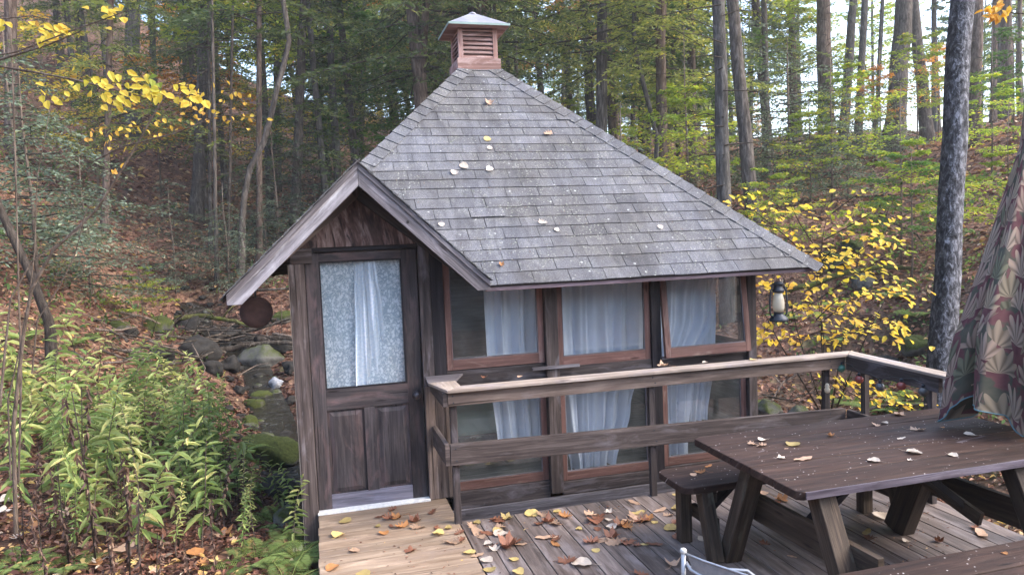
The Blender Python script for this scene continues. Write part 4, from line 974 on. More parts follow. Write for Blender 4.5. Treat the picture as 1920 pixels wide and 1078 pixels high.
# closed patio umbrella in tropical print
um = empty('patio_umbrella', (4.42, 3.62, 0), 'folded patio umbrella in maroon and beige tropical leaf print, its hem resting on the table', 'umbrella')
mb = MB(); mb.tube([(4.42, 3.62, 0.0), (4.42, 3.62, 3.35)], [.022, .022], 16); mb.build('pole', M['cap'], um)
mb = MB(); nu, nv = 160, 60
ctrl = [(0, .03), (.3, .11), (.53, .31), (.81, .58), (1, .655)]
for j in range(nv + 1):
    t_ = j / nv
    for a, b in zip(ctrl[:-1], ctrl[1:]):
        if a[0] <= t_ <= b[0] + 1e-9: rr = a[1] + (b[1] - a[1]) * (t_ - a[0]) / (b[0] - a[0]); break
    for i in range(nu):
        th = 2 * math.pi * i / nu; f8 = math.cos(th * 9 + .9 * math.sin(th * 3) + .5 * t_); pl = .32 * t_ ** .7
        sharp = abs(f8) ** .6 * (1 if f8 > 0 else -1)
        r_ = rr * (1 - pl * (.5 - .5 * sharp) + .05 * t_ * math.sin(th * 19 + 3 * t_) + .04 * t_ * math.sin(th * 5 + t_ * 6))
        if math.cos(th) > 0: r_ *= 1 - .45 * math.cos(th)      # pushed flatter on the railing side
        hem = .0 + .09 * (math.sin(th * 4 + 1.2)) * t_ ** 3 + .03 * math.sin(th * 9) * t_ ** 4
        z = 3.25 - (3.25 - .90) * t_ + hem * 1.0
        z = max(z, .765)
        mb.v.append((4.42 + r_ * math.cos(th), 3.62 + r_ * .5 * math.sin(th), z))
for j in range(nv):
    for i in range(nu):
        i2 = (i + 1) % nu
        q = [j * nu + i, (j + 1) * nu + i, (j + 1) * nu + i2, j * nu + i2]
        mb.face(q, [(i / nu * 3.6, -j / nv * 2.6), (i / nu * 3.6, -(j + 1) / nv * 2.6), ((i + 1) / nu * 3.6, -(j + 1) / nv * 2.6), ((i + 1) / nu * 3.6, -j / nv * 2.6)], .5, True)
cano = mb.build('canopy', M['umbrella'], um)
hem_pts = [mb.v[nv * nu + i] for i in range(nu)]; hem_pts.append(hem_pts[0])
m2_ = MB(); m2_.tube(hem_pts, [.0045] * len(hem_pts), 6, cap=False); m2_.build('binding', M['hem'], um)

# ================================================================== VEGETATION
def to_mesh(o):
    me = o.data; bpy.data.objects.remove(o); return me
def inst(name, me, parent=None, loc=(0, 0, 0), rz=0, sc=1, tilt=(0, 0)):
    o = bpy.data.objects.new(name, me); COL.objects.link(o); o.location = V(loc); o.rotation_euler = (tilt[0], tilt[1], rz)
    o.scale = (sc,) * 3 if isinstance(sc, (int, float)) else sc; o.parent = parent; return o
def rvec(n, zb=0.0): 
    v = rng.normal(size=(n, 3)); v[:, 2] += zb; return unit(v)

def hemlock_crown(h, spread, start, seed, nl=60, dens=1.0, tw=.13, droop=.22, m='hemlock', subs=13):
    """flat drooping sprays of short needled twigs on tiers of limbs; returns needle mesh and limb mesh"""
    r = np.random.default_rng(seed); P = []; D = []; N = []; C = []; lb = MB()
    for i in range(nl):
        t_ = (i + r.random()) / nl; z0 = h * (start + (1 - start) * t_); L = spread * (1 - t_) ** .75 * r.uniform(.65, 1.1) + .25; az = i * 2.399 + r.uniform(-.4, .4)
        d = np.array([math.cos(az), math.sin(az), 0]); s = np.array([-d[1], d[0], 0]); shade = r.uniform(-.15, .15); L *= r.choice([.35, .7, 1, 1.15]); wig = r.uniform(-.5, .5)
        rise = r.uniform(-.1, .4); pt = lambda u: np.array([0, 0, z0]) + d * (L * u) + s * (L * wig * u * u) + np.array([0, 0, L * (rise * u - (droop + rise) * 1.25 * u * u)])
        lb.tube([pt(0), pt(.35), pt(.7), pt(1)], [.007 * L + .005, .005 * L + .003, .003 * L + .002, .002], 4, cap=False)
        ns = max(3, int(subs * L / spread * dens + 2))
        for k in range(ns):
            u = .12 + .88 * (k + r.random()) / ns; p0 = pt(u); sl_ = (.16 + .34 * (1 - u)) * L * .75 + .12; sg = 1 if k % 2 else -1
            sd = unit(d * .75 + s * sg * r.uniform(.6, 1.2) + np.array([0, 0, r.uniform(-.25, .02)]))
            nt_ = max(4, int(sl_ / .045)); uu = (np.arange(nt_) + r.random(nt_) * .6) / nt_
            q = p0 + sd * (sl_ * uu)[:, None] + np.array([0, 0, -1]) * (sl_ * .3 * uu ** 2)[:, None]
            sdp = unit(np.cross(sd, [0, 0, 1])); sig = np.where(np.arange(nt_) % 2, 1, -1)[:, None]
            dd = sd * .6 + sdp * sig * .8 + r.normal(size=(nt_, 3)) * .3 + np.array([0, 0, -.15])
            P.append(q); D.append(dd); N.append(np.tile([0, 0, 1.], (nt_, 1)) + r.normal(size=(nt_, 3)) * .5); C.append(np.clip(.42 + shade + r.normal(size=nt_) * .2 + .2 * (uu - .5), 0, 1))
    P, D, N, C = map(np.concatenate, (P, D, N, C)); n = len(P)
    nd = diamonds('n', P, D, N, tw * r.uniform(.7, 1.3, n), tw * .36, M[m], C)
    lm = lb.build('l', M['twigdark']); return to_mesh(nd), to_mesh(lm), n
HEM = [hemlock_crown(17, 3.6, .28, 11, 85, 1.0, .17), hemlock_crown(19, 3.2, .38, 12, 75, 1.0, .18), hemlock_crown(15, 3.0, .18, 13, 90, 1.0, .16)]
SAPL = [hemlock_crown(3.4, 1.7, .1, 14, 44, 1.5, .085, .1, 'hemblue'), hemlock_crown(2.6, 1.5, .05, 15, 40, 1.6, .08, .1, 'hemblue')]

def broad_crown(h, spread, start, seed, nl, nleaf, L, m, fl=.5, flat=.35):
    r = np.random.default_rng(seed); P = []; D = []; N = []; C = []; lb = MB()
    for i in range(nl):
        t_ = (i + r.random()) / nl; z0 = h * (start + (1 - start) * t_ * .85); Ln = spread * (1 - .75 * t_) * r.uniform(.6, 1.1); az = i * 2.399 + r.uniform(-.5, .5)
        d = np.array([math.cos(az), math.sin(az), 0]); s = np.array([-d[1], d[0], 0]); up_ = r.uniform(.15, .6) * (1 - fl)
        pt = lambda u: np.array([0, 0, z0]) + d * (Ln * u) + np.array([0, 0, Ln * (up_ * u + .25 * u * (1 - u))])
        lb.tube([pt(0), pt(.4), pt(.75), pt(1)], [.012, .008, .005, .002], 4, cap=False); sh = r.uniform(-.2, .2)
        for k in range(7):
            u = .2 + .8 * (k + r.random()) / 7; p0 = pt(u); sl_ = Ln * (.5 - .32 * u) + .12; sg = 1 if k % 2 else -1
            sd = unit(d * .6 + s * sg * r.uniform(.5, 1.2) + np.array([0, 0, r.uniform(-.1, .25)])); n_ = max(3, int(nleaf / nl / 7)); uu = (np.arange(n_) + .5) / n_
            lb.tube([p0, p0 + sd * sl_], [.004, .0015], 3, cap=False)
            sp = unit(np.cross(sd, [0, 0, 1])); sig = np.where(np.arange(n_) % 2, 1, -1)[:, None]
            P.append(p0 + sd * (sl_ * uu)[:, None] + r.normal(size=(n_, 3)) * [.02, .02, .025 * Ln])
            D.append(sd * .55 + sp * sig + r.normal(size=(n_, 3)) * .25 + np.array([0, 0, -.2])); N.append(np.tile([0, 0, 1.], (n_, 1)) + r.normal(size=(n_, 3)) * flat); C.append(np.clip(.45 + sh + r.normal(size=n_) * .22, 0, 1))
    P, D, N, C = map(np.concatenate, (P, D, N, C)); n = len(P)
    lf = leaves('n', P, D, N, L * r.uniform(.7, 1.2, n), L * .62 * r.uniform(.8, 1.1, n), M[m], C)
    return to_mesh(lf), to_mesh(lb.build('l', M['twig'])), n
BR = {'ygreen': [broad_crown(5.0, 2.6, .25, 21, 22, 2600, .13, 'ygreen'), broad_crown(3.6, 2.2, .2, 22, 18, 1900, .12, 'ygreen')],
      'green': [broad_crown(4.2, 2.2, .2, 23, 20, 2200, .12, 'green')],
      'orange': [broad_crown(4.5, 2.4, .3, 24, 18, 1500, .12, 'orange')],
      'yellow': [broad_crown(3.0, 2.0, .25, 25, 16, 1300, .11, 'yellow')]}
CANO = {'ygreen': broad_crown(15, 4.2, .3, 41, 44, 9000, .2, 'ygreen', .2, .6), 'green': broad_crown(13, 3.8, .22, 42, 40, 8000, .19, 'green', .2, .6), 'orange': broad_crown(12, 3.4, .3, 43, 34, 5000, .18, 'orange', .2, .6)}
def bare_limbs(h, seed, n=16, lo=.12, hi=.7, L=1.6):
    r = random.Random(seed); b = MB()
    for i in range(n):
        z = h * (lo + (hi - lo) * (i + r.random()) / n); az = r.uniform(0, 6.28); l = L * r.uniform(.4, 1); k = r.uniform(-.25, .35)
        d = (math.cos(az), math.sin(az)); p = [(0, 0, z), (d[0] * l * .5, d[1] * l * .5, z + k * l * .5), (d[0] * l, d[1] * l, z + k * l * .8 - .1)]
        b.tube(p, [.016, .010, .003], 4, cap=False)
        for q in range(3):
            u = r.uniform(.35, .95); a2 = az + r.uniform(-1, 1); l2 = l * .35; x0 = (d[0] * l * u, d[1] * l * u, z + k * l * u)
            b.tube([x0, (x0[0] + math.cos(a2) * l2, x0[1] + math.sin(a2) * l2, x0[2] + r.uniform(-.2, .2))], [.006, .002], 3, cap=False)
    return to_mesh(b.build('b', M['twigdark']))
BARE = [bare_limbs(16, 1, 26), bare_limbs(16, 2, 30, .08, .6, 2.0)]
def trunk_mesh(pts, rad, m, n=10, wob=.05):
    b = MB(); b.tube(pts, rad, n, wob=wob); return b.build('t', m)
def straight_trunk(h, r0, seed, m, fork=False):
    r = random.Random(seed); pts = []; rad = []
    bx_, by_ = r.uniform(-.3, .3), r.uniform(-.3, .3)
    for i in range(15):
        t_ = i / 14; z = -.8 + (h + .8) * t_; pts.append((bx_ * math.sin(t_ * 3) + r.uniform(-.02, .02), by_ * math.sin(t_ * 2.4) + r.uniform(-.02, .02), z))
        rad.append(r0 * ((1 - t_ * .72) + .55 * math.exp(-max(z, 0) * 2.6)))
    b = MB(); b.tube(pts, rad, 10, wob=.05)
    if fork: b.tube([pts[4], (pts[5][0] + .35, pts[5][1] + .1, pts[5][2]), (pts[7][0] + .9, pts[7][1] + .2, pts[7][2]), (pts[11][0] + 1.3, pts[11][1] + .3, pts[11][2]), (pts[14][0] + 1.6, pts[14][1], pts[14][2])], [rad[4] * .7, rad[5] * .6, rad[7] * .55, rad[11] * .5, .03], 8, wob=.05)
    return to_mesh(b.build('t', m))
TRK = [straight_trunk(18, .2, 1, M['bark']), straight_trunk(17, .15, 2, M['barkgrey']), straight_trunk(18, .24, 3, M['barkred'], True), straight_trunk(16, .12, 4, M['bark']), straight_trunk(18, .18, 5, M['barkgrey'], True)]

# --- trees one can point to: base and a second point on the trunk measured from the photo
def px_tree(name, b, D, p2, wpx, m, label, crown=None, csc=1.0, bare=None, h=15, bend=None, group=None, flare=1.0, kind='tree', D2=None, crz=None):
    base = hit(b[0], b[1], 4) if D is None else at(b[0], b[1], D)
    Dd = float((base - CAM) @ FW); base = np.array([base[0], base[1], hz(base[0], base[1])])
    q = at(p2[0], p2[1], D2 or Dd); dv = (q - base); slope = dv[:2] / max(dv[2], .5); r0 = wpx * Dd / F / 2
    root = empty(name, base, label, kind, group)
    pts = []; rad = []; zend = h; nseg = 18
    rr_ = random.Random(int(b[0] * 7 + b[1]))
    for i in range(nseg + 1):
        t_ = i / nseg; z = -.6 + (zend + .6) * t_; o_ = slope * z
        if bend: k = np.interp(z, [c[0] for c in bend], [c[1] for c in bend]); o_ = o_ + RT[:2] * k
        pts.append((base[0] + o_[0] + rr_.uniform(-.1, .1) * r0, base[1] + o_[1] + rr_.uniform(-.1, .1) * r0, base[2] + z)); rad.append(r0 * (1.04 - .6 * t_ * (h / 18) + .6 * flare * math.exp(-max(z, 0) * 2.2)))
    t_ = MB(); t_.tube(pts, rad, 12, wob=.06); t_.build('trunk', m, root)
    if crown is not None:
        c = inst('crown', crown[0], root, (slope[0] * h * .4, slope[1] * h * .4, 0), crz if crz is not None else rr_.uniform(0, 6), csc)
        l_ = inst('limbs', crown[1], root, c.location, c.rotation_euler[2], csc)
    if bare is not None: inst('dead_limbs', bare, root, (0, 0, 0), rr_.uniform(0, 6), 1)
    return root
b0, b1 = BARE
px_tree('birch_tree', (1762, 775), 8.6, (1803, 0), 46, M['birch'], 'rough tree with pale patchy bark standing beyond the corner of the railing', h=9, flare=.2)
px_tree('tall_tree', (1360, 385), 15, (1347, 0), 29, M['barkgrey'], 'straight grey trunk rising just above the right slope of the roof', bare=b0, h=17, flare=.1)
px_tree('tall_tree', (1412, 385), 20, (1372, 0), 26, M['bark'], 'leaning dark trunk right behind the straight grey one above the roof', crown=HEM[1], h=18, flare=.2)
px_tree('tall_tree', (1552, 265), 33, (1541, 0), 30, M['barkred'], 'thick brown trunk on the right crest, left of the widest sky gap', h=20, flare=.6, bare=b1)
px_tree('tall_tree', (1578, 210), 34, (1600, 0), 18, M['barkgrey'], 'slim trunk against the white sky, first right of the thick brown one', h=20)
px_tree('tall_tree', (1606, 215), 35, (1622, 0), 15, M['barkgrey'], 'slim trunk against the white sky, second right of the thick brown one', h=20)
px_tree('tall_tree', (1640, 200), 38, (1655, 0), 9, M['barkgrey'], 'thinnest trunk standing alone in the white sky gap on the right', h=18, bare=b1)
px_tree('big_tree', (1675, 275), 31, (1695, 0), 36, M['bark'], 'massive flared trunk standing on the right crest before the bright sky', h=20, flare=1.5)
px_tree('tall_tree', (1740, 235), 33, (1712, 0), 22, M['bark'], 'leaning trunk just right of the massive flared one', h=20)
px_tree('tall_tree', (1752, 200), 38, (1751, 0), 11, M['barkgrey'], 'thin trunk between the leaning one and the pale patchy tree', h=20)
px_tree('tall_tree', (1827, 225), 26, (1832, 0), 24, M['barkred'], 'brown trunk just right of the pale patchy tree', h=18, bare=b0)
px_tree('tall_tree', (1862, 150), 36, (1866, 0), 12, M['barkred'], 'thin brown trunk half way between the patchy tree and the right edge', h=20)
px_tree('tall_tree', (1890, 145), 36, (1887, 0), 22, M['barkred'], 'thick reddish trunk near the upper right corner', h=20, crown=HEM[1])
px_tree('tall_tree', (1912, 140), 38, (1912, 0), 9, M['barkred'], 'thin reddish trunk at the right edge of the photo', h=20)
px_tree('tall_tree', (1442, 285), 34, (1417, 0), 18, M['bark'], 'dark trunk left of the thick brown crest tree, partly behind hemlock boughs', h=20, crown=HEM[0])
px_tree('tall_tree', (1490, 280), 36, (1484, 0), 16, M['barkred'], 'narrow brown trunk next to the thick brown crest tree, on its left', h=20, bare=b1)
px_tree('tall_tree', (1222, 290), 24, (1203, 60), 10, M['barkgrey'], 'thin crooked trunk above the middle of the right roof slope', h=12, bend=[(0, 0), (3, .3), (6, -.3), (12, .2)], bare=b0)
px_tree('tall_tree', (1150, 245), 32, (1135, 0), 18, M['barkred'], 'brown trunk above the right roof slope, left of the crooked thin one', h=18, crown=HEM[1])
px_tree('tall_tree', (1112, 240), 34, (1095, 0), 20, M['bark'], 'dark trunk second to the left of the crooked thin one', h=18, crown=HEM[0])
px_tree('tall_tree', (1022, 175), 36, (1000, 0), 14, M['bark'], 'thin leaning trunk seen to the right of the cupola', h=20)
px_tree('tall_tree', (975, 160), 42, (935, 0), 11, M['barkgrey'], 'pale thin trunk leaning left close beside the cupola cap', h=22)
px_tree('tall_tree', (862, 120), 40, (853, 0), 20, M['barkgrey'], 'grey trunk rising directly behind the cupola cap', h=24)
px_tree('tall_tree', (800, 170), 34, (790, 0), 15, M['bark'], 'dark trunk left of the cupola among hemlock boughs', h=20, crown=HEM[2])
px_tree('tall_tree', (738, 200), 34, (727, 0), 19, M['bark'], 'stout dark trunk above the upper left roof slope', h=20, crown=HEM[0])
px_tree('tall_tree', (632, 325), 26, (618, 60), 16, M['barkgrey'], 'right hand trunk of the pair just above the porch gable', h=16, crown=HEM[1])
px_tree('tall_tree', (612, 330), 25, (590, 150), 14, M['barkgrey'], 'left hand trunk of the pair just above the porch gable', h=12, bare=b0)
px_tree('tall_tree', (546, 408), 25, (562, 180), 19, M['bark'], 'dark trunk rising from the slope left of the porch gable', h=15, crown=HEM[2])
px_tree('leaning_tree', (447, 440), 22, (492, 250), 12, M['bark'], 'grey tree leaning to the right on the leafy slope', h=13, crown=None, bare=b1, bend=[(0, 0), (1.5, -.2), (3, -.3), (4, .1), (7, .4), (13, -1.5)])
px_tree('tall_tree', (482, 440), 23, (486, 0), 12, M['barkred'], 'slim upright trunk beside the leaning grey tree', h=16, crown=HEM[1])
px_tree('tall_tree', (365, 362), 28, (385, 0), 22, M['bark'], 'dark thick trunk standing on the leaf covered left slope', h=18, crown=HEM[1])
px_tree('thin_tree', (388, 370), 24, (392, 100), 7, M['bark'], 'thin dark pole tree nearest to the dark thick trunk', h=12, bare=b0)
px_tree('thin_tree', (400, 432), 21, (399, 100), 7, M['bark'], 'thin dark pole tree between the dark thick trunk and the leaning tree', h=12)
px_tree('thin_tree', (421, 410), 22, (434, 150), 6, M['twigdark'], 'thinnest leaning pole tree on the left slope', h=8)
px_tree('tall_tree', (238, 150), 36, (248, 0), 30, M['barkgrey'], 'broad grey trunk high on the left slope behind the yellow leaves', h=22)
px_tree('tall_tree', (284, 160), 40, (285, 0), 12, M['barkgrey'], 'thin grey trunk just right of the broad one high on the left slope', h=22)
px_tree('tall_tree', (14, 160), 26, (20, 0), 24, M['barkred'], 'reddish trunk in the upper left corner', h=20)
px_tree('dark_stump_tree', (92, 605), 9, (12, 410), 15, M['twigdark'], 'dark bent trunk at the left edge above the ferns', h=2.4, bend=[(0, 0), (.5, .12), (1.0, .1), (2.4, -.1)])
px_tree('tall_tree', (190, 350), 22, (205, 100), 13, M['barkred'], 'brown trunk behind the sunlit yellow twig leaves on the left', h=16, crown=HEM[2])
px_tree('tall_tree', (672, 260), 44, (684, 0), 12, M['bark'], 'dark thin trunk half way up the left roof edge, far off', h=22, crown=HEM[0])

# --- the rest of the woods behind
def zone(px):
    for lim, s in ((160, 'in the far upper left corner'), (330, 'high above the left bank'), (480, 'above the bare leafy slope'), (620, 'behind the leaning grey tree'), (760, 'behind the left roof edge'), (880, 'left of the cupola'),
                   (1010, 'right of the cupola'), (1150, 'behind the upper right roof slope'), (1330, 'behind the middle of the right roof slope'), (1480, 'behind the straight grey trunk'), (1620, 'behind the thick brown crest tree'), (1760, 'behind the massive flared trunk'), (3000, 'behind the pale patchy tree')):
        if px < lim: return s
KN = ['straight dark trunked', 'slender grey', 'forked reddish', 'thin dark', 'forked grey']
fr = random.Random(42); cnt = 0; used = {}
def far_ok(px, D): return True
for i in range(165):
    px = fr.uniform(-60, 1980); D = fr.uniform(24, 46) if i < 70 else fr.uniform(46, 95)
    if i > 125: px = fr.uniform(560, 1400); D = fr.uniform(55, 90)
    if px > 1470:
        if D < 40 or fr.random() < .55: continue
    if px < 620 and D < 46 and fr.random() < .55: continue
    P = CAM + ray(px, 400) * D; z = hz(P[0], P[1]); k = fr.randrange(5); hem = fr.random() < (.9 if px < 1330 else .2)
    s_ = fr.uniform(.85, 1.35); lb_ = '%s tree%s %s' % (KN[k], ' with hemlock boughs' if hem else ' with bare lower trunk', zone(px))
    root = empty('forest_tree', (P[0], P[1], z), lb_, 'tree', 'woodland trees ' + zone(px))
    tr_ = inst('trunk', TRK[k], root, rz=fr.uniform(0, 6), sc=(s_, s_, s_ * 1.1), tilt=(fr.uniform(-.04, .04), fr.uniform(-.05, .05)))
    lf_ = fr.random()
    if (px < 700 and lf_ < .5) or (px > 700 and lf_ < .22):
        hc = CANO[fr.choice(['ygreen', 'ygreen', 'green', 'orange'])]; rz = fr.uniform(0, 6); root['label'] = '%s tree with autumn leaves %s' % (KN[k], zone(px)); root['group'] = 'autumn leaved woodland trees ' + zone(px); inst('crown', hc[0], root, rz=rz, sc=s_); inst('limbs', hc[1], root, rz=rz, sc=s_)
    elif hem:
        hc = HEM[fr.randrange(3)]; rz = fr.uniform(0, 6); inst('crown', hc[0], root, rz=rz, sc=s_); inst('limbs', hc[1], root, rz=rz, sc=s_)
    else: inst('dead_limbs', BARE[fr.randrange(2)], root, rz=fr.uniform(0, 6), sc=s_)
    cnt += 1

# understorey: saplings by place in the photo (px, py of foot, distance, kind, proto, scale, label)
def sapling(px, py, D, kind, k, sc, label, hgt=None):
    P = hit(px, py, 5, 60) if D is None else CAM + ray(px, py) * D; z = hz(P[0], P[1]); pr = SAPL[k] if kind == 'hem' else BR[kind][k % len(BR[kind])]
    root = empty({'hem': 'young_hemlock', 'ygreen': 'sapling', 'green': 'sapling', 'orange': 'sapling', 'yellow': 'sapling'}[kind], (P[0], P[1], z), label, 'sapling')
    rz = fr.uniform(0, 6.28); H_ = {'hem': 3.2, 'ygreen': 4.6, 'green': 4, 'orange': 4.2, 'yellow': 2.8}[kind] * sc
    inst('leaves', pr[0], root, rz=rz, sc=sc); inst('twigs', pr[1], root, rz=rz, sc=sc)
    t_ = MB(); t_.tube([(0, 0, -.2), (.03, .02, H_ * .4), (-.02, .0, H_ * .75), (0, 0, H_)], [.03 * sc, .024 * sc, .014 * sc, .005], 6); o = t_.build('stem', M['twig']); o.parent = root
    return root
for a in [
    (330, 555, None, 'hem', 0, .95, 'bluish young hemlock spreading over the left bank below the yellow twigs'),
    (430, 545, None, 'hem', 1, .95, 'bluish young hemlock left of the gable tip'),
    (500, 505, None, 'hem', 0, .8, 'small bluish hemlock just outside the gable tip'),
    (170, 560, None, 'hem', 1, .9, 'bluish young hemlock on the bank above the ferns'),
    (60, 420, 13, 'hem', 0, 1.25, 'dense bluish hemlock at the left edge'),
    (30, 340, 17, 'hem', 1, 1.6, 'tall bluish hemlock behind the one at the left edge'),
    (520, 420, 24, 'hem', 0, 1.5, 'bluish hemlock between the leaning tree and the porch gable'),
    (590, 400, 26, 'hem', 0, 1.5, 'bluish hemlock just behind the gable ridge'),
    (1170, 420, 20, 'hem', 1, 1.5, 'bluish hemlock showing above the right roof slope'),
    (1480, 330, 23, 'hem', 0, 1.7, 'bluish hemlock right of the straight grey trunk'),
    (1560, 350, 21, 'hem', 1, 1.3, 'low bluish hemlock on the right bank'),
    (1400, 330, 27, 'hem', 0, 1.9, 'bluish hemlock hanging behind the two roofside trunks'),
    (1650, 250, 30, 'hem', 1, 1.4, 'small hemlock in front of the massive flared trunk'),
    (1240, 360, 25, 'ygreen', 0, 1.0, 'yellow green sapling above the right roof slope, nearest the crooked trunk'),
    (1290, 380, 22, 'ygreen', 1, 1.3, 'bright yellow green sapling left of the straight grey trunk'),
    (1190, 330, 32, 'ygreen', 0, 1.3, 'far yellow green sapling above the roof slope'),
    (1330, 300, 34, 'ygreen', 1, 1.6, 'yellow green sapling far behind the straight grey trunk'),
    (1450, 430, 18, 'ygreen', 0, .6, 'low yellow green sapling on the right bank beside the roof end'),
    (1520, 400, 21, 'ygreen', 1, .8, 'yellow green sapling on the right bank below the thick brown tree'),
    (1590, 390, 22, 'ygreen', 0, .9, 'slim sapling with layered lime leaves in the middle of the right bank'),
    (1690, 480, 17, 'ygreen', 1, .9, 'spindly sapling with few lime leaves on the bare right bank'),
    (1710, 470, 16, 'green', 0, .75, 'green sapling just left of the pale patchy tree'),
    (1720, 300, 28, 'ygreen', 0, 1.0, 'lime sapling on the crest right of the massive trunk'),
    (1640, 300, 30, 'orange', 0, .9, 'orange tinted sapling on the crest before the massive trunk'),
    (1760, 290, 33, 'orange', 0, 1.0, 'orange tinted sapling on the crest behind the pale patchy tree'),
    (1860, 330, 20, 'ygreen', 1, .9, 'lime sapling right of the pale patchy tree'),
    (1900, 260, 24, 'green', 0, 1.0, 'green sapling at the right edge above the slope'),
    (1890, 500, 12, 'ygreen', 1, .55, 'low lime sapling behind the umbrella'),
    (1590, 300, 38, 'green', 0, 1.3, 'green sapling at the foot of the sky gap'),
    (1480, 300, 36, 'ygreen', 0, 1.6, 'tall lime sapling behind the right bank hemlock'),
    (1060, 320, 36, 'ygreen', 1, 1.2, 'lime sapling peeping over the upper right roof slope'),
    (300, 330, 30, 'orange', 0, 1.4, 'orange leaved sapling on the left slope behind the twigs'),
    (420, 300, 34, 'orange', 0, 1.5, 'orange leaved sapling behind the dark thick trunk'),
    (180, 300, 26, 'yellow', 0, 1.6, 'yellow leaved sapling behind the brown trunk on the left'),
    (90, 250, 30, 'yellow', 0, 1.8, 'yellow leaved sapling high in the upper left'),
    (340, 170, 44, 'orange', 0, 1.8, 'orange leaved sapling high on the left slope'),
    (520, 330, 38, 'yellow', 0, 2.0, 'yellow leaved sapling between the left slope trunks'),
    (660, 280, 46, 'yellow', 0, 2.2, 'yellow leaved sapling glimpsed over the gable ridge'),
    (970, 230, 60, 'yellow', 0, 2.4, 'yellow leaved sapling glimpsed right of the cupola'),
    (260, 520, 15, 'ygreen', 1, .4, 'small lime sapling on the left bank'),
]: sapling(*a)

# --- yellow leaved shrub beyond the corner of the hut
sh = empty('yellow_shrub', onz(1540, 760, -.6), 'yellow leaved shrub spreading beside the hut corner behind the railing', 'shrub')
lbm = MB(); P = []; D_ = []; N = []; C = []; r = np.random.default_rng(5)
SHD = 7.6
def spray(path, D0, D1, n, spread, col, LP=None, r=r):
    """path in photo pixels measured on the shrub, leaves alternate along it"""
    pts = [at(x, y, D0 + (D1 - D0) * i / (len(path) - 1)) for i, (x, y) in enumerate(path)]
    lbm.tube(pts, list(np.linspace(.007, .002, len(pts))), 5, cap=False)
    seg = np.array(pts); u = np.sort(r.random(n)) * (len(pts) - 1.001); i = u.astype(int); f_ = (u - i)[:, None]; q = seg[i] * (1 - f_) + seg[i + 1] * f_; d = unit(seg[i + 1] - seg[i])
    s = unit(np.cross(d, [0, 0, 1])) * np.where(np.arange(n) % 2, 1, -1)[:, None]
    q = q + r.normal(size=(n, 3)) * [spread, spread, spread * .45]
    P.append(q); D_.append(d * .6 + s + r.normal(size=(n, 3)) * .3 + [0, 0, -.25]); N.append(np.tile([0, -.45, 1.], (n, 1)) + r.normal(size=(n, 3)) * .35); C.append(np.clip(col + r.normal(size=n) * .16, 0, 1))
for path, D0, D1, n, spd, col in [
    ([(1540, 770), (1545, 640), (1530, 540), (1545, 430), (1560, 370)], 7.8, 7.4, 26, .07, .5),
    ([(1545, 600), (1600, 560), (1660, 545), (1715, 550)], 7.7, 7.2, 80, .10, .55),
    ([(1545, 640), (1610, 620), (1670, 600), (1700, 640)], 7.7, 7.3, 75, .10, .45),
    ([(1540, 560), (1480, 590), (1430, 620), (1415, 630)], 7.7, 7.9, 55, .10, .55),
    ([(1540, 620), (1480, 640), (1425, 640)], 7.8, 8.2, 40, .09, .6),
    ([(1535, 500), (1470, 440), (1420, 400), (1390, 372)], 7.6, 7.6, 60, .10, .5),
    ([(1540, 480), (1500, 420), (1480, 380)], 7.6, 7.5, 50, .10, .5),
    ([(1545, 450), (1600, 420), (1650, 390), (1690, 420)], 7.5, 7.2, 40, .09, .5),
    ([(1530, 520), (1590, 490), (1640, 450), (1660, 470)], 7.5, 7.1, 70, .10, .5),
    ([(1530, 500), (1560, 470), (1620, 500), (1640, 520)], 7.5, 7.0, 55, .10, .45),
    ([(1540, 540), (1450, 540), (1425, 520)], 7.7, 8.3, 45, .09, .55),
    ([(1545, 700), (1600, 720), (1650, 735), (1700, 745)], 7.8, 7.5, 60, .08, .5),
    ([(1545, 710), (1610, 745), (1660, 755), (1740, 765)], 7.8, 7.6, 40, .07, .5),
    ([(1500, 560), (1570, 590), (1620, 600), (1660, 620)], 7.6, 7.2, 45, .10, .5),
    ([(1440, 470), (1500, 480), (1560, 500)], 7.9, 7.4, 40, .10, .55)]:
    spray(path, D0, D1, int(n * .9), spd * 1.15, col)
for path, D0, D1, n, spd, col in [([(1535, 560), (1600, 520), (1660, 480), (1720, 465)], 7.2, 6.8, 26, .05, .02), ([(1530, 600), (1560, 570), (1600, 545)], 7.2, 7.0, 14, .06, .05), ([(1560, 400), (1600, 370), (1640, 350)], 7.3, 7.1, 12, .06, .08)]:
    spray(path, D0, D1, n, spd, col)
P_, DD, NN, CC = map(np.concatenate, (P, D_, N, C)); n = len(P_)
leaves('leaves', P_, DD, NN, .086 * r.uniform(.55, 1.25, n), .062 * r.uniform(.8, 1.15, n), M['yellow'], CC, sh, curl=.1)
for k in range(5):
    a = at(1540 + k * 6, 775, 7.8); lbm.tube([a, at(1540 + (k - 2) * 40, 640, 7.7), at(1540 + (k - 2) * 70, 520, 7.6)], [.010, .006, .003], 5)
lbm.build('branches', M['twigdark'], sh)

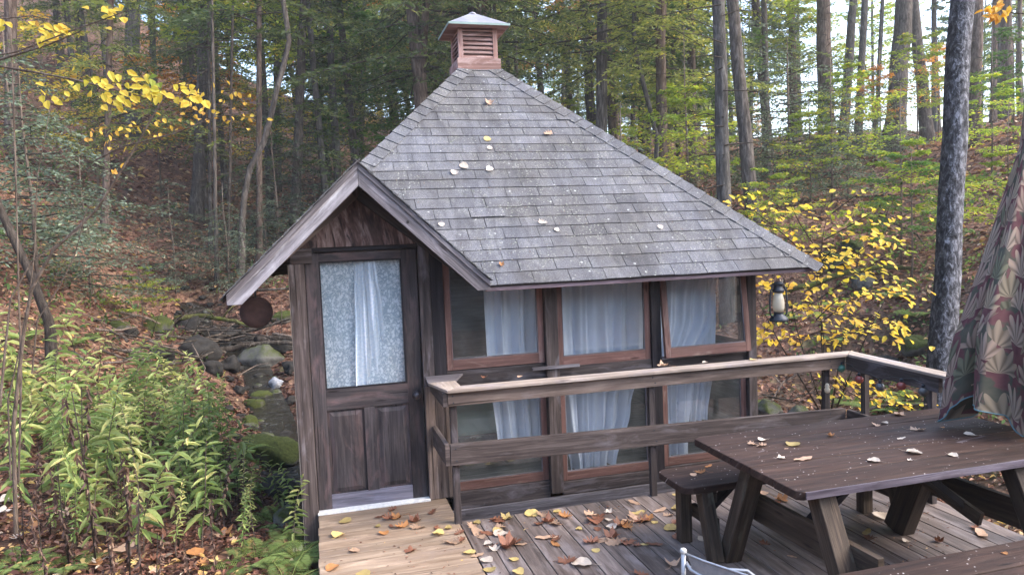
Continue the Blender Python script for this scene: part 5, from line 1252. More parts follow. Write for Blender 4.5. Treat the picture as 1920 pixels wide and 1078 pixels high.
# --- sapling leaning in from the left edge with sunlit yellow leaves
sp_ = empty('leaning_sapling', onz(40, 1000, 0), 'slender sapling with sunlit yellow leaves arching in from the left edge', 'sapling')
lbm = MB(); P = []; D_ = []; N = []; C = []; r = np.random.default_rng(9)
def twig(path, D0, D1, r0, r1, m='twig'):
    pts = [at(x, y, D0 + (D1 - D0) * i / (len(path) - 1)) for i, (x, y) in enumerate(path)]; lbm.tube(pts, list(np.linspace(r0, r1, len(pts))), 7, cap=False, wob=.06)
twig([(30, 1000), (25, 800), (45, 620), (60, 540), (100, 470), (180, 395), (240, 300), (280, 230), (305, 188), (340, 165), (390, 130)], 4.6, 4.2, .013, .002)
twig([(180, 300), (230, 275), (330, 250), (400, 220), (480, 208)], 4.4, 4.1, .006, .002)
twig([(35, 900), (40, 700), (35, 540), (30, 350), (25, 180), (20, 60), (15, -20)], 4.9, 4.7, .007, .003)
twig([(20, 900), (15, 750), (50, 600), (65, 470), (70, 330), (95, 200)], 4.8, 4.5, .006, .002)
twig([(0, 760), (10, 650), (20, 560), (60, 490), (150, 430), (165, 385)], 4.4, 4.4, .008, .002)
twig([(60, 700), (70, 600), (110, 540), (140, 480), (165, 385)], 4.2, 4.0, .005, .002)
twig([(-40, 125), (40, 100), (90, 85), (150, 60)], 4.0, 3.8, .007, .003)
twig([(-40, 118), (60, 135), (140, 150), (200, 165), (260, 180), (380, 175)], 4.0, 3.7, .007, .002)
twig([(-40, 110), (30, 98), (130, 60), (200, 35), (240, 20)], 3.9, 3.7, .005, .002)
twig([(-40, 40), (60, 30), (120, 45), (160, 60)], 3.9, 3.8, .004, .002)
for path, D0, D1, n, s, col in [([(30, 35), (60, 45), (100, 48)], 3.9, 3.8, 7, .035, .5), ([(150, 30), (180, 25), (210, 22), (245, 18)], 3.8, 3.7, 12, .03, .5), ([(60, 50), (100, 52), (130, 50)], 3.85, 3.8, 8, .03, .55), ([(0, 30), (5, 45)], 3.9, 3.9, 3, .02, .45),
    ([(50, 175), (100, 175), (140, 150), (150, 165)], 3.9, 3.8, 11, .035, .5), ([(170, 160), (200, 158), (230, 155), (260, 160)], 3.8, 3.7, 22, .035, .45), ([(230, 160), (270, 165), (300, 165)], 3.7, 3.65, 16, .03, .35),
    ([(300, 180), (330, 178), (360, 175), (385, 178)], 3.7, 3.6, 20, .03, .5), ([(95, 60), (120, 45)], 3.8, 3.8, 4, .02, .7), ([(270, 145), (285, 150)], 3.7, 3.7, 4, .02, .0), ([(195, 195), (230, 180)], 3.8, 3.7, 6, .02, .45)]:
    pts = np.array([at(x, y, D0 + (D1 - D0) * i / (len(path) - 1)) for i, (x, y) in enumerate(path)]); u = np.sort(r.random(n)) * (len(pts) - 1.001); i = u.astype(int); f_ = (u - i)[:, None]; q = pts[i] * (1 - f_) + pts[i + 1] * f_
    q = q + r.normal(size=(n, 3)) * s; P.append(q); dv_ = np.array([.5, -.3, -.55]) + r.normal(size=(n, 3)) * .45; D_.append(dv_); N.append(np.tile([0.1, -.9, .6], (n, 1)) + r.normal(size=(n, 3)) * .35); C.append(np.clip(col + r.normal(size=n) * .1, 0, .75))
for path, D0, D1, n, s, col in [([(200, 240), (260, 235), (330, 230)], 6.5, 6.5, 26, .12, .8), ([(330, 200), (400, 205), (450, 190)], 6.5, 6.3, 26, .08, .85), ([(180, 250), (215, 265)], 6, 6, 8, .06, .9), ([(60, 60), (110, 60)], 5, 5, 6, .06, .9), ([(215, 310), (220, 345)], 4.5, 4.5, 3, .03, .95), ([(350, 170), (450, 200)], 7, 6.5, 18, .12, .7)]:
    pts = np.array([at(x, y, D0 + (D1 - D0) * i / (len(path) - 1)) for i, (x, y) in enumerate(path)]); u = np.sort(r.random(n)) * (len(pts) - 1.001); i = u.astype(int); f_ = (u - i)[:, None]; q = pts[i] * (1 - f_) + pts[i + 1] * f_
    q = q + r.normal(size=(n, 3)) * s; P.append(q); D_.append(np.array([.4, -.2, -.5]) + r.normal(size=(n, 3)) * .6); N.append(np.tile([0., -.6, .8], (n, 1)) + r.normal(size=(n, 3)) * .5); C.append(np.clip(col + r.normal(size=n) * .08, 0, 1))
P_, DD, NN, CC = map(np.concatenate, (P, D_, N, C)); n = len(P_)
leaves('leaves', P_, DD, NN, .056 * r.uniform(.6, 1.15, n), .044 * r.uniform(.8, 1.1, n), M['yellow'], CC, sp_, curl=.12)
lbm.build('branches', M['twig'], sp_)
# second twig: orange leaves hanging at the upper right corner
tw2 = empty('leafy_twig', at(1990, 30, 7), 'twig with a few orange yellow leaves in the upper right corner', 'twig')
lbm = MB(); r = np.random.default_rng(3); pts = [at(1990, 30, 7), at(1900, 25, 6.9), at(1850, 15, 6.8), at(1840, 30, 6.8)]; lbm.tube(pts, [.008, .006, .004, .002], 5); lbm.build('branch', M['twigdark'], tw2)
n = 26; u = r.random(n); q = np.array([at(1840 + 55 * a, 8 + 26 * b, 6.8) for a, b in zip(u, r.random(n))])
leaves('leaves', q, r.normal(size=(n, 3)) * .5 + [0, 0, -.4], np.tile([0., -.7, .6], (n, 1)) + r.normal(size=(n, 3)) * .4, .09, .06, M['orange'], np.clip(r.normal(.2, .15, n), 0, 1), tw2)

# --- tall leafy plants in the left foreground
def plant_proto(h, seed, n=42, L=.105, m='plant', base=.25, dry=.0, colb=.5, lean=.1):
    r = np.random.default_rng(seed); lx_, ly_ = r.normal(size=2) * lean
    def st(u): u = np.asarray(u)[..., None]; return np.concatenate([lx_ * u ** 2 * h + .012 * np.sin(u * 7), ly_ * u ** 2 * h + .012 * np.cos(u * 6), u * h], -1)
    u = base + (1 - base) * (np.arange(n) + r.random(n) * .5) / n; az = np.arange(n) * 2.4 + r.normal(size=n) * .35; p = st(u)
    el = .15 + .9 * (u - .6) + r.normal(size=n) * .38
    d = np.stack([np.cos(az) * np.cos(el), np.sin(az) * np.cos(el), np.sin(el)], 1); nn_ = np.stack([-np.cos(az) * np.sin(el), -np.sin(az) * np.sin(el), np.cos(el)], 1) + r.normal(size=(n, 3)) * .2
    Lf = L * (1.1 - .55 * np.clip((u - .5) / .5, 0, 1) ** 2) * r.uniform(.75, 1.2, n); col = np.clip(colb + .25 * (u - .6) + r.normal(size=n) * .17, 0, 1)
    # longer leaves bend: build as two segments
    v, f = leaf_geo(p, d, nn_, Lf, Lf * .32 * r.uniform(.7, 1.1, n), fold=.18, curl=.35)
    o = np_mesh('n', v, f, np.repeat(col, 2), M[m]); b = MB(); b.tube([tuple(x) for x in st(np.linspace(0, 1, 7))], list(np.linspace(.0055, .002, 7)), 5, cap=False)
    return to_mesh(o), to_mesh(b.build('s', M['twig']))
def dry_proto(h, seed, n=60):
    r = np.random.default_rng(seed); u = .1 + .9 * np.sort(r.random(n)); az = r.uniform(0, 6.28, n); p = np.stack([.02 * np.sin(u * 5), .02 * np.cos(u * 4), u * h], 1)
    d = np.stack([np.cos(az) * .5, np.sin(az) * .5, -np.ones(n)], 1) + r.normal(size=(n, 3)) * .2
    o = leaves('n', p, d, rvec(n), .06 * r.uniform(.6, 1.3, n), .022, M['dryleaf'], r.random(n), curl=.4); b = MB(); b.tube([(0, 0, 0), (.02, 0, h * .5), (0, .02, h)], [.006, .005, .003], 5)
    return to_mesh(o), to_mesh(b.build('s', M['twigdark']))
PL = [plant_proto(h, s, n, .15, lean=.2) for h, s, n in ((1.0, 1, 40), (.85, 2, 34), (1.12, 3, 42), (.7, 4, 28), (.95, 5, 36), (.6, 6, 26))] + [plant_proto(.8, 7, 60, .075, lean=.3, colb=.35), plant_proto(1.0, 8, 34, .13, lean=.25, colb=.85), plant_proto(.7, 9, 50, .06, lean=.35, colb=.7)]
DRY = [dry_proto(1.1, 1), dry_proto(.75, 2, 46)]
def patch_zone(px, py): return ('at the lower left corner' if px < 160 and py > 850 else 'at the back of the patch near the stream' if py < 790 else 'beside the walkway corner' if px > 450 else 'in the middle of the green patch' if px > 220 else 'on the left side of the green patch')
fr2 = random.Random(5); spots = []
tries = 0
while len(spots) < 100 and tries < 5000:
    tries += 1; px = fr2.uniform(20, 560); py = fr2.uniform(770, 1060)
    if px > 430 and py < 930 and px > 430 + (930 - py) * -.2: 
        if fr2.random() < .85: continue
    if py > 990 and fr2.random() < .5: continue
    if px < 150 and py > 900 and fr2.random() < .75: continue
    P = hit(px, py, 3.2, 16)
    if stream_dist(np.array([P[0]]), np.array([P[1]]))[0] < .55 or P[0] > -.16: continue
    if any((P[0] - q[0]) ** 2 + (P[1] - q[1]) ** 2 < .13 ** 2 for q in spots): continue
    spots.append((P[0], P[1], P[2], px, py))
for i, (x, y, z, px, py) in enumerate(spots):
    k = fr2.randrange(len(PL)); s_ = fr2.uniform(.7, 1.28) * (1 if py < 960 else .8); tall = 'tall' if k in (0, 2, 4) else 'short'
    root = empty('leafy_plant', (x, y, hz(x, y) - .02), '%s yellow green lance leaved plant %s' % (tall, patch_zone(px, py)), 'plant', 'lance leaved plants ' + patch_zone(px, py))
    rz = fr2.uniform(0, 6.28); tl = (fr2.uniform(-.22, .22), fr2.uniform(-.22, .22))
    inst('leaves', PL[k][0], root, rz=rz, sc=s_, tilt=tl); inst('stem', PL[k][1], root, rz=rz, sc=s_, tilt=tl)
for i, (px, py, D, k, s_) in enumerate([(172, 960, 5.0, 0, 1.15), (235, 985, 4.8, 1, 1.2), (150, 880, 5.6, 0, 1.0), (262, 1010, 4.6, 1, .9), (120, 940, 5.0, 1, 1.0), (330, 960, 5.3, 1, 1.0), (200, 1030, 4.3, 1, .8), (290, 1040, 4.4, 1, .7), (400, 990, 5, 1, .7), (80, 1000, 4.6, 1, .8), (350, 1030, 4.5, 1, .6)]):
    P = CAM + ray(px, py) * D; lab = ['dark brown withered stalk, tallest in the green patch', 'withered brown stalk right of the tallest one', 'withered brown stalk behind the tallest one', 'withered stalk at the front of the green patch', 'withered stalk on the far left of the patch', 'withered stalk in the centre of the green patch', 'low withered stalk near the bottom edge, below the tallest one', 'short withered stalk at the bottom edge', 'short withered stalk toward the walkway', 'withered stalk in the lower left leaves', 'shortest withered stalk at the bottom edge'][i]
    root = empty('withered_plant', (P[0], P[1], hz(P[0], P[1]) - .02), lab, 'plant'); rz = i * 1.3
    inst('dry_leaves', DRY[k][0], root, rz=rz, sc=s_, tilt=(.05, -.04)); inst('stem', DRY[k][1], root, rz=rz, sc=s_, tilt=(.05, -.04))

# ferns
def fern_proto(seed, nf=8, L=.5):
    r = np.random.default_rng(seed); P = []; D = []; N = []; Ls = []; C = []; b = MB()
    for k in range(nf):
        az = k * 6.28 / nf + r.uniform(-.3, .3); l = L * r.uniform(.75, 1.15); d = np.array([math.cos(az), math.sin(az), 0]); s = np.array([-d[1], d[0], 0]); ri = r.uniform(.5, .9)
        f = lambda u: d * (l * u) + np.array([0, 0, l * (ri * u - ri * .85 * u * u)])
        b.tube([f(0), f(.3), f(.6), f(1)], [.003, .0025, .002, .001], 4, cap=False)
        m_ = 30; u = .12 + .88 * np.arange(m_) / m_; tan_ = unit(np.array([f(a + .02) - f(a) for a in u])); q = np.array([f(a) for a in u]); wl = l * .26 * np.sin(np.clip(u * 1.05 + .12, 0, 1) * math.pi) ** .8 * (1 - u * .35) + .006
        for sg in (-1, 1):
            P.append(q); D.append(s * sg + tan_ * .35 + [0, 0, -.12]); N.append(np.tile([0, 0, 1.], (m_, 1)) + r.normal(size=(m_, 3)) * .12); Ls.append(wl); C.append(np.clip(.45 + r.normal() * .12 + r.normal(size=m_) * .1, 0, 1))
    P, D, N, Ls, C = map(np.concatenate, (P, D, N, Ls, C)); v, f_ = leaf_geo(P, D, N, Ls, Ls * .07 + .006, fold=.05, curl=.1)
    return to_mesh(np_mesh('n', v, f_, np.repeat(C, 2), M['fern'])), to_mesh(b.build('s', M['fern']))
FE = [fern_proto(1), fern_proto(2, 7), fern_proto(3, 9, .42)]
for i, (px, py, s_, lab) in enumerate([
    (560, 1040, .85, 'fern at the left edge of the walkway'), (520, 985, .8, 'fern behind the one at the walkway edge'), (610, 1075, .9, 'fern whose fronds reach over the walkway boards'), (480, 1060, .8, 'fern left of the walkway ferns, at the bottom edge'),
    (455, 850, .9, 'upright pale fern between the green patch and the mossy boulder'), (30, 1065, .7, 'bright fern in the bottom left corner'), (120, 1070, .6, 'small fern right of the corner one'), (40, 640, 1.1, 'tall fern at the left edge under the dark bent trunk'), (85, 610, 1.0, 'fern beside the dark bent trunk'), (140, 650, .9, 'yellowing fern on the bank left of the logs'),
    (20, 720, 1.0, 'fern half hidden by sapling stems at the left edge'), (1590, 760, 1.0, 'dark green fern seen through the railing corner'), (1640, 775, 1.0, 'fern behind the far end of the table'), (1480, 600, .9, 'fern in the dark behind the lantern'), (1560, 640, 1.0, 'fern below the yellow shrub'), (1700, 760, .9, 'fern under the hanging globe lights'),
    (240, 590, .9, 'low fern on the left bank above the logs'), (1680, 560, 1.0, 'fern on the dark bank left of the pale patchy tree'), (1720, 600, 1.0, 'fern at the foot of the dark bank beside the patchy tree'), (1840, 600, 1.0, 'fern on the slope just left of the umbrella'), (1400, 760, .8, 'fern beside the hut corner under the railing')]):
    P = hit(px, py, 3.4, 30)
    if P[0] > -.16 and P[1] < 5 and px < 700: P = np.array([-.2, P[1], 0])
    root = empty('fern', (P[0], P[1], hz(P[0], P[1])), lab, 'fern'); k = i % 3; rz = i * 1.1
    inst('fronds', FE[k][0], root, rz=rz, sc=s_); inst('stalks', FE[k][1], root, rz=rz, sc=s_)
for i, (x, y, z, lab) in enumerate([(-.24, 4.35, -.08, 'fern at the bottom edge leaning over the walkway boards'), (-.3, 4.85, -.12, 'fern in the angle between walkway and green patch'), (-.26, 5.3, -.14, 'fern nearest the door post beside the walkway'), (-.5, 4.55, -.1, 'fern left of the walkway overhang'), (-.33, 4.0, -.05, 'fern nearest the camera beside the walkway')]):
    root = empty('fern', (x, y, max(z, hz(x, y))), lab, 'fern'); inst('fronds', FE[i % 3][0], root, rz=i * 2.1, sc=.8); inst('stalks', FE[i % 3][1], root, rz=i * 2.1, sc=.95)
for i in range(46):
    px, py = fr2.uniform(20, 480), fr2.uniform(900, 1065); P = hit(px, py, 3.2, 14)
    if P[0] > -.2: continue
    wz = 'in the brown tangle at the lower left' if px < 250 else 'in the brown tangle under the green patch'
    root = empty('withered_plant', (P[0], P[1], hz(P[0], P[1])), 'small brown withered plant ' + wz, 'plant', 'withered plants ' + wz); rz = fr2.uniform(0, 6); s_ = fr2.uniform(.3, .6)
    inst('dry_leaves', DRY[i % 2][0], root, rz=rz, sc=(s_ * 1.6, s_ * 1.6, s_), tilt=(fr2.uniform(-.3, .3), fr2.uniform(-.3, .3))); inst('stem', DRY[i % 2][1], root, rz=rz, sc=s_)
# ground herbs and leaf litter nobody could count
def polar_pts(n, dmin, dmax, xlo=-200, xhi=2120, pw=1.0):
    D = np.exp(rng.uniform(math.log(dmin), math.log(dmax), n) ** pw if pw != 1 else rng.uniform(math.log(dmin), math.log(dmax), n)); px = rng.uniform(xlo, xhi, n)
    d = FW[None] + RT[None] * ((px - 960) / F)[:, None]; P = CAM + d * D[:, None]; return P[:, 0], P[:, 1], D
x, y, D = polar_pts(95000, 3.0, 55); z = H(x, y)
ok = ~((x > -.3) & (x < 4.6) & (y < 10)) & (stream_dist(x, y) > .2); x, y, z, D = x[ok], y[ok], z[ok], D[ok]; n = len(x)
Nn = unit(np.stack([rng.normal(size=n) * .45, rng.normal(size=n) * .45, np.ones(n)], 1)); Dv = rvec(n); Dv[:, 2] *= .3
sz = .075 * rng.uniform(.6, 1.25, n) * np.clip(D / 9, .8, 3.5)
o = leaves('leaf_litter', np.stack([x, y, z + .012 + rng.random(n) * .035], 1), Dv, Nn, sz, sz * .62, M['litter'], rng.random(n) ** 1.15 * np.where(rng.random(n) < .12, 1, np.clip((stream_dist(x, y) - .1) / 2.4, .18, 1)), fold=.2, curl=.25); tag(o, 'reddish brown fallen leaves covering the forest floor', 'leaf litter', kind='stuff')
x, y, D = polar_pts(26000, 7, 45); keep = (_vn(x * .45 + 31, y * .45 + 7) > .56); x, y, D = x[keep], y[keep], D[keep]; z = H(x, y)
ok = ~((x > -.5) & (x < 4.8) & (y < 10.5)) & (stream_dist(x, y) > .6); x, y, z, D = x[ok], y[ok], z[ok], D[ok]; n = len(x)
Dv = rvec(n, .5); Nn = rvec(n, 1.5); sz = .07 * rng.uniform(.6, 1.3, n) * np.clip(D / 9, .9, 2.5)
o = leaves('ground_cover', np.stack([x, y, z + rng.random(n) * .16], 1), Dv, Nn, sz, sz * .5, M['herb'], rng.random(n)); tag(o, 'low green herbs growing in patches on the forest floor', 'ground cover', kind='stuff')

# --- rocks, logs, sticks
def rock_mesh(seed, m, flat=.7):
    r = random.Random(seed); b = MB(); n, k = 34, 20; ph = [r.uniform(0, 6) for _ in range(6)]; PLN = [(Vector((r.gauss(0, 1), r.gauss(0, 1), r.gauss(0, .8))).normalized(), r.uniform(.72, 1.0)) for _ in range(15)]
    for j in range(k + 1):
        a = math.pi * j / k
        for i in range(n):
            th = 2 * math.pi * i / n; d = Vector((math.sin(a) * math.cos(th), math.sin(a) * math.sin(th), math.cos(a)))
            q = 1 + .16 * math.sin(d.x * 3 + ph[0]) + .13 * math.sin(d.y * 4 + ph[1]) + .1 * math.sin(d.z * 4 + d.x * 3 + ph[2]) + .05 * math.sin(d.x * 9 + ph[3]) + .04 * math.sin(d.y * 11 + d.z * 7 + ph[4]) + r.uniform(-.012, .012)
            q = min([q * 1.05] + [h_ / max(d.dot(n_), 1e-3) for n_, h_ in PLN]) * (1 + .02 * math.sin(d.x * 23 + ph[1]) * math.sin(d.y * 19 + d.z * 17)); b.v.append((d.x * q * .5, d.y * q * .42, d.z * q * .5 * flat))
    for j in range(k):
        for i in range(n):
            i2 = (i + 1) % n; b.face([j * n + i, (j + 1) * n + i, (j + 1) * n + i2, j * n + i2], [(0, 0)] * 4, .5, True)
    o = b.build('rock', m); return to_mesh(o)
RK = {k: [rock_mesh(i * 7 + j, M[k], f_) for j, f_ in enumerate((.65, .8, .55))] for i, k in enumerate(('rockmoss', 'rockhalf', 'rockdark', 'rockpale'))}
for i, (px, py, w_, k, lab) in enumerate([
    (492, 690, 82, 'rockhalf', 'big rounded grey green boulder on the gravel bar'), (518, 728, 30, 'rockpale', 'pale grey stone by the stream'), (494, 752, 46, 'rockmoss', 'mossy stone just below the pale grey one'), (478, 771, 46, 'rockmoss', 'flat mossy stone lower in the stream'),
    (470, 800, 36, 'rockmoss', 'small mossy stone at the water edge among the plants'), (515, 868, 120, 'rockmoss', 'large mossy boulder next to the hut post'), (530, 940, 90, 'rockdark', 'dark boulder beneath the hut post'), (545, 985, 66, 'rockhalf', 'grey lichened boulder beside the walkway corner'), (296, 622, 62, 'rockmoss', 'mossy boulder left under the mossy log'), (222, 620, 34, 'rockmoss', 'mossy stone left of the log pile'),
    (245, 628, 30, 'rockdark', 'dark stone beside the mossy boulder'), (528, 606, 44, 'rockmoss', 'bright mossy stone between the rusty disc and the hut'), (430, 695, 50, 'rockdark', 'dark wet rock under the log pile'), (400, 700, 44, 'rockdark', 'black wet rock left of the gravel bar'), (450, 740, 30, 'rockdark', 'small dark rock in the riffle'),
    (545, 760, 30, 'rockdark', 'small dark stone touching the hut post outline'), (548, 700, 40, 'rockdark', 'dark stone right of the pale grey one'), (340, 740, 46, 'rockmoss', 'mossy rock hidden at the back of the green patch'), (500, 830, 40, 'rockhalf', 'half mossy stone at the stream edge'), (462, 655, 46, 'rockdark', 'dark rock behind the big rounded boulder'), (175, 640, 30, 'rockmoss', 'small mossy stone on the left bank'),
    (1440, 780, 60, 'rockhalf', 'grey boulder beside the hut corner seen through the railing'), (1500, 790, 50, 'rockhalf', 'grey rock under the railing next to the corner posts'), (1600, 470, 40, 'rockmoss', 'mossy rock on the right bank'), (1560, 500, 50, 'rockmoss', 'mossy ledge behind the yellow shrub'), (1650, 700, 60, 'rockdark', 'dark rock behind the railing corner'), (1620, 540, 50, 'rockhalf', 'grey rock in the shade of the right bank'), (1720, 660, 60, 'rockmoss', 'mossy rock at the foot of the pale patchy tree')]):
    P = hit(px, py, 4, 40); D = float((P - CAM) @ FW); s_ = w_ * D / F
    o = inst('rock', RK[k][i % 3], None, (P[0], P[1], hz(P[0], P[1]) + s_ * .16), i * 1.7, s_ * 1.05, ((i % 3 - 1) * .15, 0)); tag(o, lab, 'rock')
r6 = random.Random(3)
for i in range(90):
    k_ = r6.randrange(len(STREAM) - 2); a, b = STREAM[k_ + 1 if k_ < 5 else k_], STREAM[min(k_ + 2, len(STREAM) - 1)]; t_ = r6.random(); q = a * (1 - t_) + b * t_; x_, y_ = q[0] + r6.uniform(-.75, .7), q[1] + r6.uniform(-.5, .5)
    if x_ > -.5 and y_ < 10: continue
    s_ = r6.uniform(.08, .26); o = inst('stone', RK[r6.choice(['rockdark', 'rockdark', 'rockhalf'])][i % 3], None, (x_, y_, hz(x_, y_) + s_ * .12 + (.06 if stream_dist(np.array([x_]), np.array([y_]))[0] < .4 else 0)), i * 1.1, (s_ * 1.2, s_, s_ * .8), (r6.uniform(-.3, .3), 0)); sec = 'by the hut post' if y_ < 11 else 'near the pale grey stone' if y_ < 14 else 'below the log jam'
    tag(o, 'small dark streambed stone ' + sec, 'stone', 'small streambed stones ' + sec)
def log(pts, wpx, m, label, name='fallen_log', lift=.0, taper=.5, twigs=0, seed=0, dD=0.0):
    r = random.Random(seed); P = []
    for (px, py) in pts:
        h_ = hit(px, py + 6, 4, 45); D = float((h_ - CAM) @ FW) - .4 - dD; P.append((px, py, D))
    Dm = sum(p[2] for p in P) / len(P); P = [at(p[0], p[1], Dm + (p[2] - Dm) * .35) for p in P]; r0 = wpx * Dm / F / 2
    fine = []
    for a, b in zip(P[:-1], P[1:]):
        for t_ in (0, .25, .5, .75): q = a * (1 - t_) + b * t_; fine.append(q + np.array([r.uniform(-1, 1), r.uniform(-1, 1), r.uniform(-1, 1)]) * r0 * .35)
    fine.append(P[-1]); b_ = MB(); b_.tube(fine, list(np.linspace(r0, r0 * taper, len(fine))), 9, wob=.1)
    for k in range(twigs):
        q = fine[r.randrange(1, len(fine) - 1)]; d = np.array([r.uniform(-1, 1), r.uniform(-.6, .2), r.uniform(-.1, 1)]); l = r.uniform(.3, 1.0)
        b_.tube([q, q + d * l * .5, q + d * l + np.array([0, 0, -.1])], [r0 * .35, r0 * .22, r0 * .08], 5)
    return tag(b_.build(name, m), label, 'log' if wpx > 7 else 'branch')
for i, (pts, w_, m, lab, tw) in enumerate([
    ([(325, 597), (375, 592), (430, 601), (475, 612)], 11, 'mosslog', 'moss covered log lying across the top of the log jam', 2),
    ([(250, 655), (300, 632), (325, 605), (350, 585)], 8, 'deadlog', 'grey brown limb rising diagonally to the moss covered log', 1),
    ([(200, 640), (280, 628), (360, 632), (430, 638)], 7, 'deadlog', 'long bare limb lying level in the log jam', 3),
    ([(320, 655), (400, 640), (470, 620), (540, 600)], 9, 'deadlog', 'dark limb slanting up toward the rusty disc', 4),
    ([(240, 640), (230, 630), (205, 622)], 6, 'deadlog', 'short broken stub at the left end of the log jam', 1),
    ([(330, 665), (420, 655), (500, 640), (550, 645)], 14, 'deadlog', 'thick dark log at the bottom of the jam', 2),
    ([(480, 638), (520, 634), (560, 636)], 16, 'deadlog', 'thick blackened log end beside the hut post', 0),
    ([(400, 612), (450, 640), (480, 668)], 6, 'deadlog', 'thin dark branch pointing down to the big boulder', 2),
    ([(300, 628), (380, 618), (460, 622)], 5, 'deadlog', 'thin grey branch just below the moss covered log', 3),
    ([(230, 660), (270, 650), (330, 660), (380, 672)], 7, 'deadlog', 'twisted root over the black hollow', 3),
    ([(350, 640), (410, 628), (440, 606)], 4, 'twig', 'pale slender branch standing out of the jam', 2),
    ([(505, 640), (500, 625), (510, 610)], 3, 'twig', 'pale short twig under the rusty disc', 1),
    ([(445, 705), (480, 685), (505, 680)], 2.5, 'twig', 'pale twig lying over the big boulder', 1),
    ([(360, 645), (385, 690), (375, 720)], 2.5, 'twig', 'thin twig hanging down to the water', 0),
    ([(430, 570), (480, 545), (560, 540)], 8, 'deadlog', 'grey log up the bank behind the rusty disc', 2),
    ([(470, 405), (500, 440), (520, 450)], 8, 'deadlog', 'short fallen trunk below the leaning tree', 0),
    ([(180, 690), (140, 660), (60, 650)], 6, 'deadlog', 'dark fallen branch in the ferns on the left bank', 2),
    ([(1480, 545), (1560, 520), (1650, 500), (1720, 505)], 12, 'mosslog', 'mossy log across the dark right bank', 2),
    ([(1500, 380), (1600, 370), (1680, 365)], 6, 'deadlog', 'fallen pole on the right bank below the crest', 2),
    ([(1640, 400), (1720, 440), (1740, 470)], 5, 'deadlog', 'leaning dead pole near the pale patchy tree', 1),
    ([(1600, 775), (1660, 760), (1750, 758)], 7, 'deadlog', 'dark branch lying behind the far edge of the table', 2),
    ([(1445, 700), (1475, 730), (1530, 765)], 2.5, 'twig', 'long pale twig slanting down behind the railing', 1),
    ([(1440, 760), (1470, 715), (1500, 700)], 4, 'twig', 'grey brush stem beside the hut corner', 5),
    ([(1430, 740), (1480, 750), (1540, 730)], 4, 'deadlog', 'tangled dark brush under the railing', 6)]):
    log(pts, w_, M[m], lab, 'fallen_log' if w_ > 7 else 'fallen_branch', twigs=tw, seed=i, dD=(-.0 if w_ > 7 else .25))

r5 = random.Random(77)
for i in range(46):
    px, py = r5.uniform(215, 545), r5.uniform(588, 680)
    if px > 430 and py > 650: continue
    a = r5.uniform(-.5, .5) + (math.pi if r5.random() < .5 else 0); L = r5.uniform(30, 110)
    pts = [(px - L * .5 * math.cos(a), py - L * .5 * math.sin(a) * .7), (px + r5.uniform(-6, 6), py + r5.uniform(-6, 6)), (px + L * .5 * math.cos(a), py + L * .5 * math.sin(a) * .7)]
    pts = [(min(p[0], 550), p[1]) for p in pts]
    zn = 'at the left end of the log jam' if px < 320 else 'in the middle of the log jam' if px < 440 else 'at the right end of the log jam'
    o = log(pts, r5.uniform(2.5, 6.5), M[r5.choice(['deadlog', 'deadlog', 'twigdark', 'twig'])], 'thin dead stick tangled ' + zn, 'dead_stick', twigs=r5.randrange(3), seed=100 + i, dD=r5.uniform(0, .6)); o['group'] = 'dead sticks ' + zn
for i, (px, py, w_, lab) in enumerate([(470, 690, 60, 'black wet rock in the hollow under the jam, right'), (375, 668, 90, 'black rock in the dark hollow below the logs'), (300, 676, 60, 'black rock at the left of the dark hollow'), (430, 640, 70, 'dark rock wedged beneath the logs'), (350, 615, 60, 'dark rock behind the moss covered log'), (535, 655, 50, 'dark rock against the hut post outline below the blackened log')]):
    P = hit(px, py, 4, 40); D = float((P - CAM) @ FW); s_ = w_ * D / F
    o = inst('rock', RK['rockdark'][i % 3], None, (P[0], P[1], hz(P[0], P[1]) + s_ * .1), i * 1.3, (s_ * 1.1, s_, s_ * .8), (.1, 0)); tag(o, lab, 'rock')
for i in range(5):
    px = [1440, 1500, 1640, 1790, 1910][i]; P = CAM + ray(px, 300) * (52 + 3 * (i % 3)); z = hz(P[0], P[1]); hc = CANO['ygreen' if i % 3 else 'green']
    root = empty('forest_tree', (P[0], P[1], z), 'pale leafy tree in the bright sky gap ' + zone(px), 'tree', 'leafy trees in the sky gap ' + zone(px)); s_ = .9 + .1 * (i % 3)
    inst('trunk', TRK[(i * 2) % 5], root, rz=i, sc=s_ * .8); inst('crown', hc[0], root, rz=i * 2.0, sc=s_); inst('limbs', hc[1], root, rz=i * 2.0, sc=s_)
